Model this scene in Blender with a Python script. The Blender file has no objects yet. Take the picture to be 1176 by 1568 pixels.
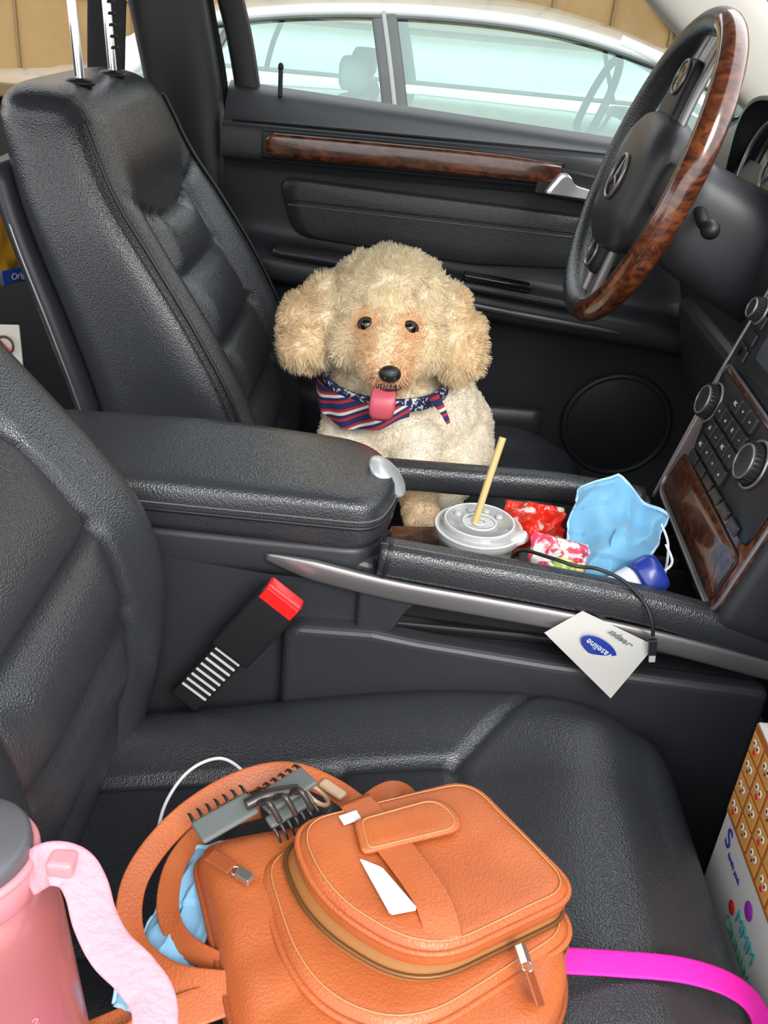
import bpy, math, random
import numpy as np
from mathutils import Vector, Matrix, noise
random.seed(7); rng=np.random.default_rng(7)
V=Vector
sc=bpy.context.scene
# ---------------------------------------------------------------- helpers
def smooth(a,b,x):
    t=min(1,max(0,(x-a)/(b-a))); return t*t*(3-2*t)
def sinterp(tab,x):
    xs=[t[0] for t in tab]; ys=[t[1] for t in tab]
    if x<=xs[0]: return ys[0]
    if x>=xs[-1]: return ys[-1]
    i=max(j for j in range(len(xs)) if xs[j]<=x); i=min(i,len(xs)-2)
    h=xs[i+1]-xs[i]; t=(x-xs[i])/h
    def m(k):
        if k==0: return (ys[1]-ys[0])/(xs[1]-xs[0])
        if k==len(xs)-1: return (ys[-1]-ys[-2])/(xs[-1]-xs[-2])
        return (ys[k+1]-ys[k-1])/(xs[k+1]-xs[k-1])
    return (2*t**3-3*t*t+1)*ys[i]+(t**3-2*t*t+t)*h*m(i)+(-2*t**3+3*t*t)*ys[i+1]+(t**3-t*t)*h*m(i+1)
def M(name,col,rough=.5,metal=0,bump=None,coat=0,spec=.5,var=None,trans=0,alpha=1,sss=0,sheen=0):
    m=bpy.data.materials.new(name); m.use_nodes=True
    nt=m.node_tree; b=nt.nodes["Principled BSDF"]; L=nt.links
    b.inputs["Base Color"].default_value=(*col,1); b.inputs["Roughness"].default_value=rough
    b.inputs["Metallic"].default_value=metal; b.inputs["Coat Weight"].default_value=coat
    b.inputs["Coat Roughness"].default_value=.08
    b.inputs["Specular IOR Level"].default_value=spec; b.inputs["Transmission Weight"].default_value=trans
    b.inputs["Alpha"].default_value=alpha
    if sss: b.inputs["Subsurface Weight"].default_value=sss; b.inputs["Subsurface Scale"].default_value=.01
    if sheen: b.inputs["Sheen Weight"].default_value=sheen
    tc=nt.nodes.new("ShaderNodeTexCoord")
    if bump:
        kind,scale,st,dist=bump
        if kind=='v':
            t=nt.nodes.new("ShaderNodeTexVoronoi"); t.inputs["Scale"].default_value=scale; o=t.outputs["Distance"]
        else:
            t=nt.nodes.new("ShaderNodeTexNoise"); t.inputs["Scale"].default_value=scale; t.inputs["Detail"].default_value=4; o=t.outputs["Fac"]
        L.new(tc.outputs["Object"],t.inputs["Vector"])
        bn=nt.nodes.new("ShaderNodeBump"); bn.inputs["Strength"].default_value=st; bn.inputs["Distance"].default_value=dist
        L.new(o,bn.inputs["Height"]); L.new(bn.outputs[0],b.inputs["Normal"])
    if var:
        scale,c2,lo,hi=var
        t=nt.nodes.new("ShaderNodeTexNoise"); t.inputs["Scale"].default_value=scale; t.inputs["Detail"].default_value=5
        L.new(tc.outputs["Object"],t.inputs["Vector"])
        r=nt.nodes.new("ShaderNodeValToRGB"); r.color_ramp.elements[0].position=lo; r.color_ramp.elements[1].position=hi
        r.color_ramp.elements[0].color=(*col,1); r.color_ramp.elements[1].color=(*c2,1)
        L.new(t.outputs["Fac"],r.inputs[0]); L.new(r.outputs[0],b.inputs["Base Color"])
    return m
def stripes(name,cols,scale,direction,rough=.6):
    m=M(name,cols[0],rough); nt=m.node_tree; L=nt.links; b=nt.nodes["Principled BSDF"]
    tc=nt.nodes.new("ShaderNodeTexCoord"); d=nt.nodes.new("ShaderNodeVectorMath"); d.operation='DOT_PRODUCT'
    d.inputs[1].default_value=direction; L.new(tc.outputs["Object"],d.inputs[0])
    mu=nt.nodes.new("ShaderNodeMath"); mu.operation='MULTIPLY'; mu.inputs[1].default_value=scale; L.new(d.outputs["Value"],mu.inputs[0])
    fr=nt.nodes.new("ShaderNodeMath"); fr.operation='FRACT'; L.new(mu.outputs[0],fr.inputs[0])
    r=nt.nodes.new("ShaderNodeValToRGB"); r.color_ramp.interpolation='CONSTANT'
    n=len(cols)
    r.color_ramp.elements[0].color=(*cols[0],1); r.color_ramp.elements[1].position=1/n; r.color_ramp.elements[1].color=(*cols[1],1)
    for i in range(2,n):
        e=r.color_ramp.elements.new(i/n); e.color=(*cols[i],1)
    L.new(fr.outputs[0],r.inputs[0]); L.new(r.outputs[0],b.inputs["Base Color"])
    return m
def empty(name):
    e=bpy.data.objects.new(name,None); bpy.context.collection.objects.link(e); e.empty_display_size=.05; return e
def mk(name,verts,faces,mat,parent=None,sm=True,mats=None,fm=None):
    me=bpy.data.meshes.new(name); me.from_pydata([tuple(v) for v in verts],[],faces); me.update()
    o=bpy.data.objects.new(name,me); bpy.context.collection.objects.link(o)
    for k in (mats or [mat]): me.materials.append(k)
    if fm is not None: me.polygons.foreach_set("material_index",fm)
    if sm: me.polygons.foreach_set("use_smooth",[True]*len(me.polygons))
    if parent: o.parent=parent
    return o
def resample(pts,N,closed=True):
    P=np.array([tuple(p) for p in pts]); Q=np.vstack([P,P[:1]]) if closed else P
    d=np.r_[0,np.cumsum(np.linalg.norm(np.diff(Q,axis=0),axis=1))]
    s=np.linspace(0,d[-1],N+1)[:-1] if closed else np.linspace(0,d[-1],N)
    return [V((float(np.interp(x,d,Q[:,0])),float(np.interp(x,d,Q[:,1])),float(np.interp(x,d,Q[:,2])))) for x in s]
def sring(c,A,B,e=3,N=64):
    c=V(c);A=V(A);B=V(B); raw=[]
    for i in range(N*4):
        a=2*math.pi*i/(N*4); ca,sa=math.cos(a),math.sin(a)
        raw.append(c+A*(math.copysign(abs(ca)**(2/e),ca))+B*(math.copysign(abs(sa)**(2/e),sa)))
    return resample(raw,N)
def loft(name,rings,mat,parent=None,post=None,caps=True,sm=True,closed=True,mats=None,fmf=None):
    N=len(rings[0]); verts=[v for r in rings for v in r]
    if post: verts=[V(post(V(v))) for v in verts]
    faces=[]
    K=N if closed else N-1
    for i in range(len(rings)-1):
        for j in range(K):
            k=(j+1)%N; faces.append((i*N+j,i*N+k,(i+1)*N+k,(i+1)*N+j))
    if caps and closed:
        for base,flip in ((0,True),((len(rings)-1)*N,False)):
            c=sum((verts[base+j] for j in range(N)),V((0,0,0)))/N
            verts.append(c); ci=len(verts)-1
            for j in range(N):
                k=(j+1)%N; faces.append((ci,base+k,base+j) if flip else (ci,base+j,base+k))
    fm=None
    if fmf: fm=[fmf(sum((verts[a] for a in f),V((0,0,0)))/len(f)) for f in faces]
    return mk(name,verts,faces,mat,parent,sm,mats,fm)
def catmull(pts,n=8,closed=False):
    P=[V(p) for p in pts]; out=[]; L=len(P)
    for i in range(L if closed else L-1):
        if closed: a,b,c,d=P[i-1],P[i],P[(i+1)%L],P[(i+2)%L]
        else: a,b,c,d=P[max(i-1,0)],P[i],P[i+1],P[min(i+2,L-1)]
        for k in range(n):
            t=k/n; out.append(.5*((2*b)+(c-a)*t+(2*a-5*b+4*c-d)*t*t+(3*b-a-3*c+d)*t**3))
    if not closed: out.append(P[-1])
    return out
def sweep(name,pts,w,h,mat,parent=None,up=(0,0,1),e=2,n=8,N=12,closed=False,raw=False,wf=None):
    """sweep a superellipse section (half width w across, half height h along up)"""
    P=[V(p) for p in pts] if raw else catmull(pts,n,closed)
    rings=[]; L=len(P)
    for i,p in enumerate(P):
        if closed: t=P[(i+1)%L]-P[i-1]
        else: t=P[min(i+1,L-1)]-P[max(i-1,0)]
        t.normalize(); u=V(up(i/(L-1)) if callable(up) else up); s=t.cross(u)
        if s.length<1e-4: s=t.cross(V((1,0,.1)))
        s.normalize(); u2=s.cross(t).normalized(); k=wf(i/(L-1)) if wf else 1
        rings.append([p+s*w*k*math.copysign(abs(math.cos(a))**(2/e),math.cos(a))+u2*h*k*math.copysign(abs(math.sin(a))**(2/e),math.sin(a)) for a in [2*math.pi*j/N for j in range(N)]])
    if closed: rings.append(rings[0])
    return loft(name,rings,mat,parent,caps=not closed)
def tube(name,pts,r,mat,parent=None,**k): return sweep(name,pts,r,r,mat,parent,**k)
def rbox(name,c,hx,hy,hz,mat,parent=None,X=(1,0,0),Y=(0,1,0),r=.004,seg=3):
    """rounded box via bevel, half sizes, local axes X,Y"""
    X=V(X).normalized(); Y=(V(Y)-X*V(Y).dot(X)).normalized(); Z=X.cross(Y)
    vs=[V(c)+X*hx*a+Y*hy*b+Z*hz*d for a in(-1,1) for b in(-1,1) for d in(-1,1)]
    fs=[(0,1,3,2),(4,6,7,5),(0,4,5,1),(2,3,7,6),(0,2,6,4),(1,5,7,3)]
    o=mk(name,vs,fs,mat,parent,False)
    b=o.modifiers.new("b",'BEVEL'); b.width=min(r,hx*.95,hy*.95,hz*.95); b.segments=seg; b.limit_method='NONE'
    return o
def disc(name,c,n,r,h,mat,parent=None,N=40,bev=.002,r2=None):
    n=V(n).normalized(); a=n.orthogonal().normalized(); b=n.cross(a); c=V(c); r2=r2 or r
    rings=[[c+n*z+(a*math.cos(t)+b*math.sin(t))*q for t in [2*math.pi*i/N for i in range(N)]] for z,q in ((0,r),(h-bev,r2),(h-bev*.3,r2-bev*.3),(h,r2-bev))]
    return loft(name,rings,mat,parent)
def torus(name,c,n,R,r,mat,parent=None,N=64,K=12,up=None,mats=None,fmf=None,flat=1):
    n=V(n).normalized(); a=V(up).normalized() if up else n.orthogonal().normalized(); b=n.cross(a); c=V(c)
    rings=[]
    for i in range(N):
        t=2*math.pi*i/N; d=a*math.cos(t)+b*math.sin(t)
        rings.append([c+d*(R+r*math.cos(s))+n*r*flat*math.sin(s) for s in [2*math.pi*j/K for j in range(K)]])
    rings.append(rings[0])
    return loft(name,rings,mat,parent,caps=False,mats=mats,fmf=fmf)
def ell(name,c,r,mat,parent=None,X=(1,0,0),Y=(0,1,0),N=24):
    X=V(X).normalized(); Y=(V(Y)-X*V(Y).dot(X)).normalized(); Z=X.cross(Y); c=V(c)
    rings=[]
    for i in range(1,N):
        t=math.pi*i/N; rings.append([c-Z*r[2]*math.cos(t)+(X*r[0]*math.cos(s)+Y*r[1]*math.sin(s))*math.sin(t) for s in [2*math.pi*j/N for j in range(N)]])
    return loft(name,rings,mat,parent)
def rpoly(cs,rad,N=80):
    cs=[V(c) for c in cs]; raw=[]; L=len(cs)
    for i in range(L):
        p=cs[i]; a=cs[i-1]; b=cs[(i+1)%L]; ra=rad[i] if isinstance(rad,(list,tuple)) else rad
        q0=p+(a-p).normalized()*min(ra,(a-p).length*.48); q1=p+(b-p).normalized()*min(ra,(b-p).length*.48)
        for k in range(9):
            t=k/8; raw.append(q0*(1-t)**2+p*2*t*(1-t)+q1*t*t)
    return resample(raw,N)
def shrink(ring,f,off=V((0,0,0))):
    c=sum(ring,V((0,0,0)))/len(ring); return [c+(p-c)*f+off for p in ring]
def text(s,size,c,X,Y,mat,parent,name="lettering",ext=.0003,align='CENTER'):
    cu=bpy.data.curves.new(name,'FONT'); cu.body=s; cu.size=size; cu.extrude=ext; cu.align_x=align; cu.align_y='CENTER'
    o=bpy.data.objects.new(name,cu); bpy.context.collection.objects.link(o); cu.materials.append(mat)
    X=V(X).normalized(); Y=(V(Y)-X*V(Y).dot(X)).normalized(); Z=X.cross(Y)
    o.matrix_world=Matrix(((X.x,Y.x,Z.x,c[0]),(X.y,Y.y,Z.y,c[1]),(X.z,Y.z,Z.z,c[2]),(0,0,0,1)))
    o.parent=parent; return o
def pouch(name,c,X,Y,w,h,th,mat,parent=None,wr=.004,seed=0,bend=0,nx=36,ny=36):
    X=V(X).normalized(); Y=(V(Y)-X*V(Y).dot(X)).normalized(); Z=X.cross(Y); c=V(c)
    vs=[];fs=[]
    for s in (1,-1):
        for i in range(nx+1):
            for j in range(ny+1):
                u=-1+2*i/nx; v=-1+2*j/ny
                k=(max(0,1-abs(u)**3)*max(0,1-abs(v)**3))**.5
                nz=noise.noise(V((u*2.2+seed,v*2.2,s*3)))*wr*k*2+abs(noise.noise(V((u*4+seed,v*4,s))))*wr*k
                vs.append(c+X*w*u*(1+.03*math.sin(v*9+seed))+Y*h*v+Z*(s*(th*k+.0004)+nz*1.0+bend*(u*u)))
    n=(nx+1)*(ny+1)
    for s in (0,1):
        for i in range(nx):
            for j in range(ny):
                a=s*n+i*(ny+1)+j; f=(a,a+ny+1,a+ny+2,a+1); fs.append(f if s==0 else f[::-1])
    return mk(name,vs,fs,mat,parent)

# ---------------------------------------------------------------- materials
leather=M("black_leather",(.030,.033,.038),.27,bump=('v',520,.34,.0014),spec=.85)
leather2=M("black_leather_side",(.026,.029,.033),.34,bump=('v',520,.3,.0014),spec=.65)
plastic=M("black_plastic",(.030,.032,.037),.40,bump=('n',900,.2,.0008))
plastic_d=M("dark_plastic",(.012,.012,.014),.45)
gloss=M("gloss_black",(.010,.010,.012),.12,coat=.5)
pipem=M("seam_piping",(.014,.014,.016),.4)
thread=M("seam_thread",(.12,.12,.125),.6)
silver=M("satin_silver",(.34,.325,.33),.36,.8)
chrome=M("chrome",(.8,.8,.82),.08,1)
carpet=M("carpet",(.012,.012,.013),.95,bump=('n',600,.5,.003))
def woodmat():
    m=M("burl_wood",(.1,.03,.01),.22,coat=1); nt=m.node_tree; L=nt.links; b=nt.nodes["Principled BSDF"]
    tc=nt.nodes.new("ShaderNodeTexCoord"); mp=nt.nodes.new("ShaderNodeMapping"); mp.inputs["Scale"].default_value=(16,30,34); L.new(tc.outputs["Object"],mp.inputs[0])
    n=nt.nodes.new("ShaderNodeTexNoise"); n.inputs["Scale"].default_value=1.6; n.inputs["Detail"].default_value=8; n.inputs["Distortion"].default_value=1.8; L.new(mp.outputs[0],n.inputs["Vector"])
    r=nt.nodes.new("ShaderNodeValToRGB"); e=r.color_ramp.elements
    e[0].position=.32; e[0].color=(.025,.006,.003,1); e[1].position=.72; e[1].color=(.22,.062,.018,1)
    x=e.new(.5); x.color=(.095,.024,.009,1)
    L.new(n.outputs["Fac"],r.inputs[0]); L.new(r.outputs[0],b.inputs["Base Color"]); return m
wood=woodmat()

# ---------------------------------------------------------------- camera
p=math.radians(28.8);r=math.radians(5.4)
F=V((0,math.cos(p),-math.sin(p)));R0=V((1,0,0));U0=V((0,math.sin(p),math.cos(p)))
R=math.cos(r)*R0+math.sin(r)*U0;U=math.cos(r)*U0-math.sin(r)*R0
cd=bpy.data.cameras.new("camera"); cam=bpy.data.objects.new("camera",cd); bpy.context.collection.objects.link(cam)
cd.sensor_fit='HORIZONTAL'; cd.sensor_width=36; cd.lens=44.53; cd.clip_start=.02
cam.matrix_world=Matrix(((R.x,U.x,-F.x,0),(R.y,U.y,-F.y,-1.0),(R.z,U.z,-F.z,.97),(0,0,0,1)))
sc.camera=cam

# ---------------------------------------------------------------- world & lights
w=bpy.data.worlds.new("overcast_sky"); sc.world=w; w.use_nodes=True; nt=w.node_tree
bg=nt.nodes["Background"]; tc=nt.nodes.new("ShaderNodeTexCoord"); sp=nt.nodes.new("ShaderNodeSeparateXYZ"); rp=nt.nodes.new("ShaderNodeValToRGB")
nt.links.new(tc.outputs["Generated"],sp.inputs[0]); nt.links.new(sp.outputs["Z"],rp.inputs[0]); nt.links.new(rp.outputs[0],bg.inputs[0])
rp.color_ramp.elements[0].color=(.80,.79,.77,1); rp.color_ramp.elements[0].position=0
rp.color_ramp.elements[1].color=(.94,.97,1,1); rp.color_ramp.elements[1].position=.25
bg.inputs[1].default_value=2.6
sd=bpy.data.lights.new("sun","SUN"); sd.energy=2.6; sd.angle=math.radians(26); sd.color=(1,.96,.90)
so=bpy.data.objects.new("sun_light",sd); bpy.context.collection.objects.link(so)
so.rotation_euler=V((.42,-1,.80)).to_track_quat('Z','Y').to_euler()
try:
    sc.view_settings.view_transform='Standard'
except Exception: pass

# ---------------------------------------------------------------- seats
def seat(root,yc,dx,F_tab,B_tab,T_tab,hwc,piping=True,edge=None):
    e=empty(root)
    hw=[(.14,.20),(.25,.215),(.40,.225),(.55,.228),(.66,.22),(.74,.205),(.80,.19),(.835,.165)]
    zs=list(np.linspace(.15,.80,84)); rings=[]
    def pf(z): return sinterp(F_tab,z)+dx
    def pb(z): return sinterp(B_tab,z)+dx
    for z in zs:
        f,b,h=pf(z),pb(z),sinterp(hw,z)
        rings.append(sring(((f+b)/2,yc,z),((f-b)/2,0,0),(0,h,0),4.2,220))
    f,b,h=pf(.80),pb(.80),sinterp(hw,.80)
    for k in range(1,12):
        a=k/12*math.pi/2; s=math.cos(a); z=.80+.034*math.sin(a)
        rings.append(sring(((f+b)/2-.012*math.sin(a),yc,z),((f-b)/2-.05*(1-s),0,0),(0,h-.06*(1-s),0),3.6,220))
    def post(v):
        z=v.z; f,b,h=pf(min(z,.8)),pb(min(z,.8)),sinterp(hw,min(z,.8)); q=(v.y-yc)/h; m=(f+b)/2
        fr=smooth(m,m+(f-m)*.75,v.x)
        if fr<=0: return v
        low=1-smooth(.64,.76,z)
        aq=abs(q)
        rec=.040*(1-smooth(.50,.86,aq))*(.06+.94*low)
        g=0
        if z<.69: g+=.008*math.exp(-((aq-.56)/.022)**2)
        zsm=.69-.030*(1-min(1,(q/.6)**2))
        if aq<.60:
            g+=.007*math.exp(-((z-zsm)/.0055)**2)
            for zz in (.60,.51,.42): g+=.007*math.exp(-((z-zz)/.005)**2)
            if z<zsm:
                ph=((z-.42)/.09)%1; rec-=.012*math.sin(math.pi*ph)*(1-smooth(.35,.56,aq))
        else:
            zz=.69+.10*(aq-.6)
            g+=.005*math.exp(-((z-zz)/.005)**2) if aq<.93 else 0
        v.x-=fr*(rec+g); return v
    loft("backrest",rings,leather,e,post)
    if piping:
        for s in (-1,1):
            pts=[]
            for z in np.linspace(.18,.80,20):
                f,b,h=pf(z),pb(z),sinterp(hw,z); pts.append((f-(f-b)*.10,yc+s*(h*.985),z))
            tube("edge_piping",pts,.0030,pipem,e)
            tube("edge_stitching",[(q[0]-.012,q[1]+s*.0012,q[2]) for q in pts],.0012,pipem,e)
    rings=[]
    for z in np.linspace(.16,.74,30):
        b,h=pb(z),sinterp(hw,z)*.93; rings.append(sring((b-.004,yc,z),(.022,0,0),(0,h,0),3,60))
    loft("back_shell",rings,plastic,e)
    if edge: tube("shell_edge_trim",[(pb(z)+.004,yc+edge*(sinterp(hw,z)*1.0),z) for z in np.linspace(.30,.68,14)],.0014,silver,e)
    # --- cushion
    xs=list(np.linspace(-.32,.30,96)); rings=[]
    hwt=hwc
    for x in xs:
        t,h=sinterp(T_tab,x),sinterp(hwt,x)
        rings.append(sring((x,yc,(t+.10)/2),(0,0,(t-.10)/2),(0,h,0),3.8,200))
    for k in range(1,14):
        a=k/14*math.pi/2; s=math.cos(a); x=.30+.045*math.sin(a)
        t,h=sinterp(T_tab,.30),sinterp(hwt,.30)
        rings.append(sring((x,yc,(t+.10)/2-.006*math.sin(a)),(0,0,(t-.10)/2-.035*(1-s)),(0,h-.085*(1-s),0),3.6,200))
    def post2(v):
        if v.z<.2: return v
        h=sinterp(hwt,min(v.x,.3)); q=(v.y-yc)/h; aq=abs(q)
        fr=1-smooth(.12,.26,v.x)
        rec=.036*(1-smooth(.40,.85,aq))*(.45+.55*fr); g=0
        if v.x<.10: g+=.009*math.exp(-((aq-.47)/.020)**2)
        if aq<.47: g+=.009*math.exp(-((v.x-.10)/.005)**2); g+=.006*math.exp(-((v.x+.02)/.005)**2)+.006*math.exp(-((v.x+.13)/.005)**2)
        else:
            xx=.10+.115*(aq-.47)/.53; g+=.008*math.exp(-((v.x-xx)/.0055)**2)
        v.z-=rec+g; return v
    loft("cushion",rings,leather,e,post2)
    rbox("seat_base",(.02,yc,.10),.25,.19,.045,plastic_d,e,r=.02)
    rbox("seat_rail",(.02,yc-.16,.03),.24,.015,.03,plastic_d,e)
    rbox("seat_rail",(.02,yc+.16,.03),.24,.015,.03,plastic_d,e)
    return e
Ft=[(.10,-.15),(.22,-.150),(.32,-.150),(.45,-.180),(.55,-.230),(.65,-.295),(.72,-.345),(.80,-.385),(.84,-.41)]
Bt=[(.10,-.36),(.22,-.385),(.42,-.415),(.55,-.45),(.7,-.50),(.8,-.52),(.84,-.52)]
Tt=[(-.32,.235),(-.27,.245),(-.14,.262),(0,.290),(.1,.306),(.2,.312),(.26,.305),(.30,.288)]
hwc=[(-.32,.20),(-.27,.21),(-.1,.236),(.05,.249),(.2,.249),(.26,.240),(.30,.224)]
ds=seat("driver_seat",.385,0,Ft,Bt,Tt,hwc,True,-1)
Fp=[(.10,-.26),(.20,-.240),(.30,-.212),(.38,-.200),(.44,-.202),(.50,-.220),(.56,-.262),(.61,-.306),(.66,-.348),(.72,-.385),(.80,-.42),(.84,-.44)]
Bp=[(z,x-.05) for z,x in Bt]
ps=seat("passenger_seat",-.372,0,Fp,Bp,Tt,hwc,False)
def headrest(e,yc,x0):
    for i,y in enumerate((yc-.07,yc+.07)):
        tube("headrest_post",[(x0+.005,y,.78),(x0,y,.88),(x0-.006,y,1.02)],.0062,chrome,e,N=16)
        ell("post_socket",(x0+.002,y,.833),(.019,.015,.006),plastic_d,e)
        if i==1:
            for k in range(8): disc("post_notch",(x0+.006-.0007*k,y,.865+.014*k),(0,0,1),.0066,.004,plastic_d,e,N=16)
    rings=[sring((x0-.02,yc,z),(.05*s,0,0),(0,.135*s,0),3,60) for z,s in ((1.0,.75),(1.01,.92),(1.04,1),(1.1,1),(1.14,.92),(1.155,.7))]
    loft("headrest_cushion",rings,leather,e)
headrest(ds,.37,-.437); headrest(ps,-.37,-.50)

# ---------------------------------------------------------------- centre console
cc=empty("center_console")
body=[V((-.42,0,.02)),V((-.42,0,.43)),V((-.05,0,.435)),(V((.0,0,.425))),V((.01,0,.33)),V((.45,0,.315)),V((.45,0,.02))]
def prism(name,poly,y0,y1,mat,parent,r=.008):
    n=len(poly); vs=[V((q[0],y0,q[2])) for q in poly]+[V((q[0],y1,q[2])) for q in poly]
    fs=[tuple(range(n)),tuple(reversed(range(n,2*n)))]+[(i,i+n,(i+1)%n+n,(i+1)%n) for i in range(n)]
    o=mk(name,vs,[f[::-1] for f in fs],mat,parent,False); b=o.modifiers.new("b",'BEVEL'); b.width=r; b.segments=4; b.angle_limit=.5
    return o
prism("console_body",body,-.128,.078,plastic,cc,.012)
skirt=[V((-.10,0,.02)),V((-.10,0,.335)),V((-.085,0,.348)),V((0.00,0,.350)),V((0.05,0,.343)),V((.2,0,.330)),V((.45,0,.318)),V((.45,0,.02))]
prism("console_skirt",skirt,-.150,-.12,plastic,cc,.012)
prism("rail_web",[V((-.02,0,.34)),V((-.02,0,.42)),V((.075,0,.405)),V((.050,0,.392)),V((.034,0,.372)),V((.022,0,.345))],-.140,-.118,plastic,cc,.006)
rbox("bin_wall",(.22,-.107,.375),.215,.006,.035,plastic_d,cc,X=(1,0,-.05))
rbox("tray_floor",(.20,-.02,.333),.20,.09,.006,plastic_d,cc)
torus("cup_holder_ring",(.112,-.03,.347),(0,0,1),.046,.005,silver,cc)
rbox("tray_wood_trim",(.045,.03,.360),.035,.045,.004,wood,cc,X=(1,0,.1))
rings=[]
lid_c=[V((-.42,-.128,0)),V((-.006,-.134,0)),V((.018,-.050,0)),V((-.018,.035,0)),V((-.20,.058,0)),V((-.42,.045,0))]
for z,s in ((.445,.955),(.447,.985),(.455,1.0),(.480,1.0),(.490,.985),(.496,.955),(.500,.88),(.502,.7),(.503,.4)):
    base=rpoly(lid_c,[.03,.028,.05,.05,.05,.03],120); c=sum(base,V((0,0,0)))/120
    ring=[]
    for q in base:
        d=q-c; l=d.length; k=(l-(1-s)*.13)/l if s>.93 else s
        ring.append(V((c.x+d.x*k,c.y+d.y*k,z)))
    rings.append(ring)
loft("armrest_lid",rings,leather,cc)
base=rpoly(lid_c,[.03,.028,.05,.05,.05,.03],120)
tube("lid_seam",[V((q.x*1.0,q.y,.470)) + (q-V((-.2,-.04,0))).normalized()*.0008 for q in base],.0022,pipem,cc,raw=True,closed=True)
tube("lid_stitching",[V((q.x,q.y,.478)) + (q-V((-.2,-.04,0))).normalized()*.0006 for q in base],.0009,thread,cc,raw=True,closed=True)
low=rpoly([q+V((0,0,0)) for q in lid_c],[.03,.03,.05,.05,.05,.03],100); c=sum(low,V((0,0,0)))/100
loft("armrest_lower_bin",[[V((c.x+(q.x-c.x)*s,c.y+(q.y-c.y)*s,z)) for q in low] for z,s in ((.40,.95),(.41,.97),(.436,.975),(.442,.96))],plastic,cc)
ell("latch_button",(.000,-.042,.489),(.029,.027,.011),M("latch_silver",(.60,.63,.65),.3,.5),cc,X=(.72,.1,-.69),Y=(.1,1,0))
grip=[(.0,-.128,.437),(.08,-.131,.431),(.18,-.132,.422),(.28,-.132,.410),(.37,-.132,.392),(.45,-.13,.37)]
sweep("grip_pad",grip,.018,.020,leather,cc,e=3,N=24)
tube("grip_seam",[(a+.0,b-.012,c+.0165) for a,b,c in grip],.0012,pipem,cc)
tube("grip_stitching",[(a,b-.006,c+.0192) for a,b,c in grip],.0009,thread,cc)
for x,z in ((.006,.4365),(.362,.394)):
    sweep("grip_joint",[(x,-.130,z),(x+.004,-.130,z-.0006)],.0195,.0215,pipem,cc,e=3,N=24)
sweep("silver_blade",[(-.122,-.134,.426),(-.06,-.139,.416),(.02,-.142,.404),(.12,-.144,.395),(.22,-.145,.385),(.33,-.145,.369),(.46,-.143,.342)],.005,.0125,silver,cc,e=3,N=16,wf=lambda t:min(1,.3+t*5))
far=[(-.01,.095,.425),(.03,.098,.424),(.12,.101,.424),(.22,.102,.424),(.33,.10,.416)]
sweep("far_grip_pad",far,.017,.019,leather,cc,e=3,N=24)
prism("far_console_side",[V((-.02,0,.02)),V((-.02,0,.34)),V((.40,0,.34)),V((.40,0,.02))],.078,.105,plastic,cc,.01)
rbox("far_rail_post",(.32,.095,.375),.02,.012,.05,plastic,cc)

# seat-belt buckle
bk=empty("seat_belt_buckle")
d=V((-.105,-.0,-.15)).normalized(); top=V((-.096,-.172,.404)); Xb=V((.78,-.1,-.5)); Xb=(Xb-d*Xb.dot(d)).normalized()
redb=M("buckle_red",(.72,.015,.015),.3,coat=.3)
rbox("buckle_body",top+d*.050,.050,.025,.011,plastic_d,bk,X=d,Y=Xb,r=.006)
rbox("release_button",top+d*.001,.0065,.022,.009,redb,bk,X=d,Y=Xb,r=.003)
rbox("buckle_stem",top+d*.135,.055,.019,.006,plastic_d,bk,X=d,Y=Xb,r=.004)
wl=M("buckle_label_line",(.6,.6,.58),.5)
nb=d.cross(Xb); nb=nb if nb.y<0 else -nb
rbox("button_front",top+d*.006+nb*.0105,.008,.021,.0012,redb,bk,X=d,Y=Xb,r=.001)
for i in range(9): rbox("stem_stripe",top+d*(.092+.0092*i)+nb*.0068,.0014,.0165,.0006,wl,bk,X=d,Y=Xb,r=.0002)

# ---------------------------------------------------------------- driver door
dd=empty("driver_door")
def dprof(x):
    az=.50-.088*(x+.05); k=-.012-.034*(x+.33)/.66   # armrest line / falling belt line
    return [(.820+k,.795),(.812+k,.770),(.80+k,.755),(.765+k*.4,.728),(.752,.722),(.742,.712),(.698,.710),(.690,.722),(.680,.730),(.665,.734),(az+.075,.738),(az+.045,.732),(az+.035,.715),(az+.030,.690),(az+.020,.672),(az,.668),(az-.015,.672),(az-.025,.690),(az-.035,.715),(az-.10,.725),(.20,.715),(.12,.70),(.0,.70)]
rings=[]
for x in np.linspace(-.335,.75,70):
    pr=dprof(x); pts=[V((x,y,z)) for z,y in pr]; rings.append(catmull(pts,4))
loft("door_panel",rings,plastic,dd,closed=False)
rbox("door_outer_skin",(.2,.86,.06),.60,.03,.64,M("car_paint_outer",(.02,.02,.022),.2,coat=1),dd,r=.02)
tube("belt_seam",[(x,.722,.7545) for x in np.linspace(-.32,.6,12)],.0022,pipem,dd)
sweep("wood_trim",[(-.258,.706,.7205),(-.22,.706,.721),(-.05,.706,.7215),(.10,.706,.721),(.20,.706,.7185),(.245,.706,.7165)],.006,.0195,wood,dd,e=3,N=20,wf=lambda t:.55+.45*min(1,t*8)-.25*max(0,(t-.7)/.3))
sweep("wood_trim_border",[(-.266,.710,.7205),(-.22,.710,.7205),(-.05,.710,.721),(.10,.710,.720),(.25,.710,.717)],.004,.024,plastic_d,dd,e=3,N=16,wf=lambda t:1-.2*max(0,(t-.7)/.3))
rbox("handle_cup",(.272,.708,.700),.066,.006,.026,plastic_d,dd,r=.01,X=(1,0,-.1))
hm=M("handle_silver",(.72,.73,.75),.25,.7)
hp=rpoly([V((.218,.70,.686)),V((.242,.70,.722)),V((.258,.70,.722)),V((.270,.70,.704)),V((.334,.70,.692)),V((.332,.70,.680)),V((.262,.70,.684))],.008,60)
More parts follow.
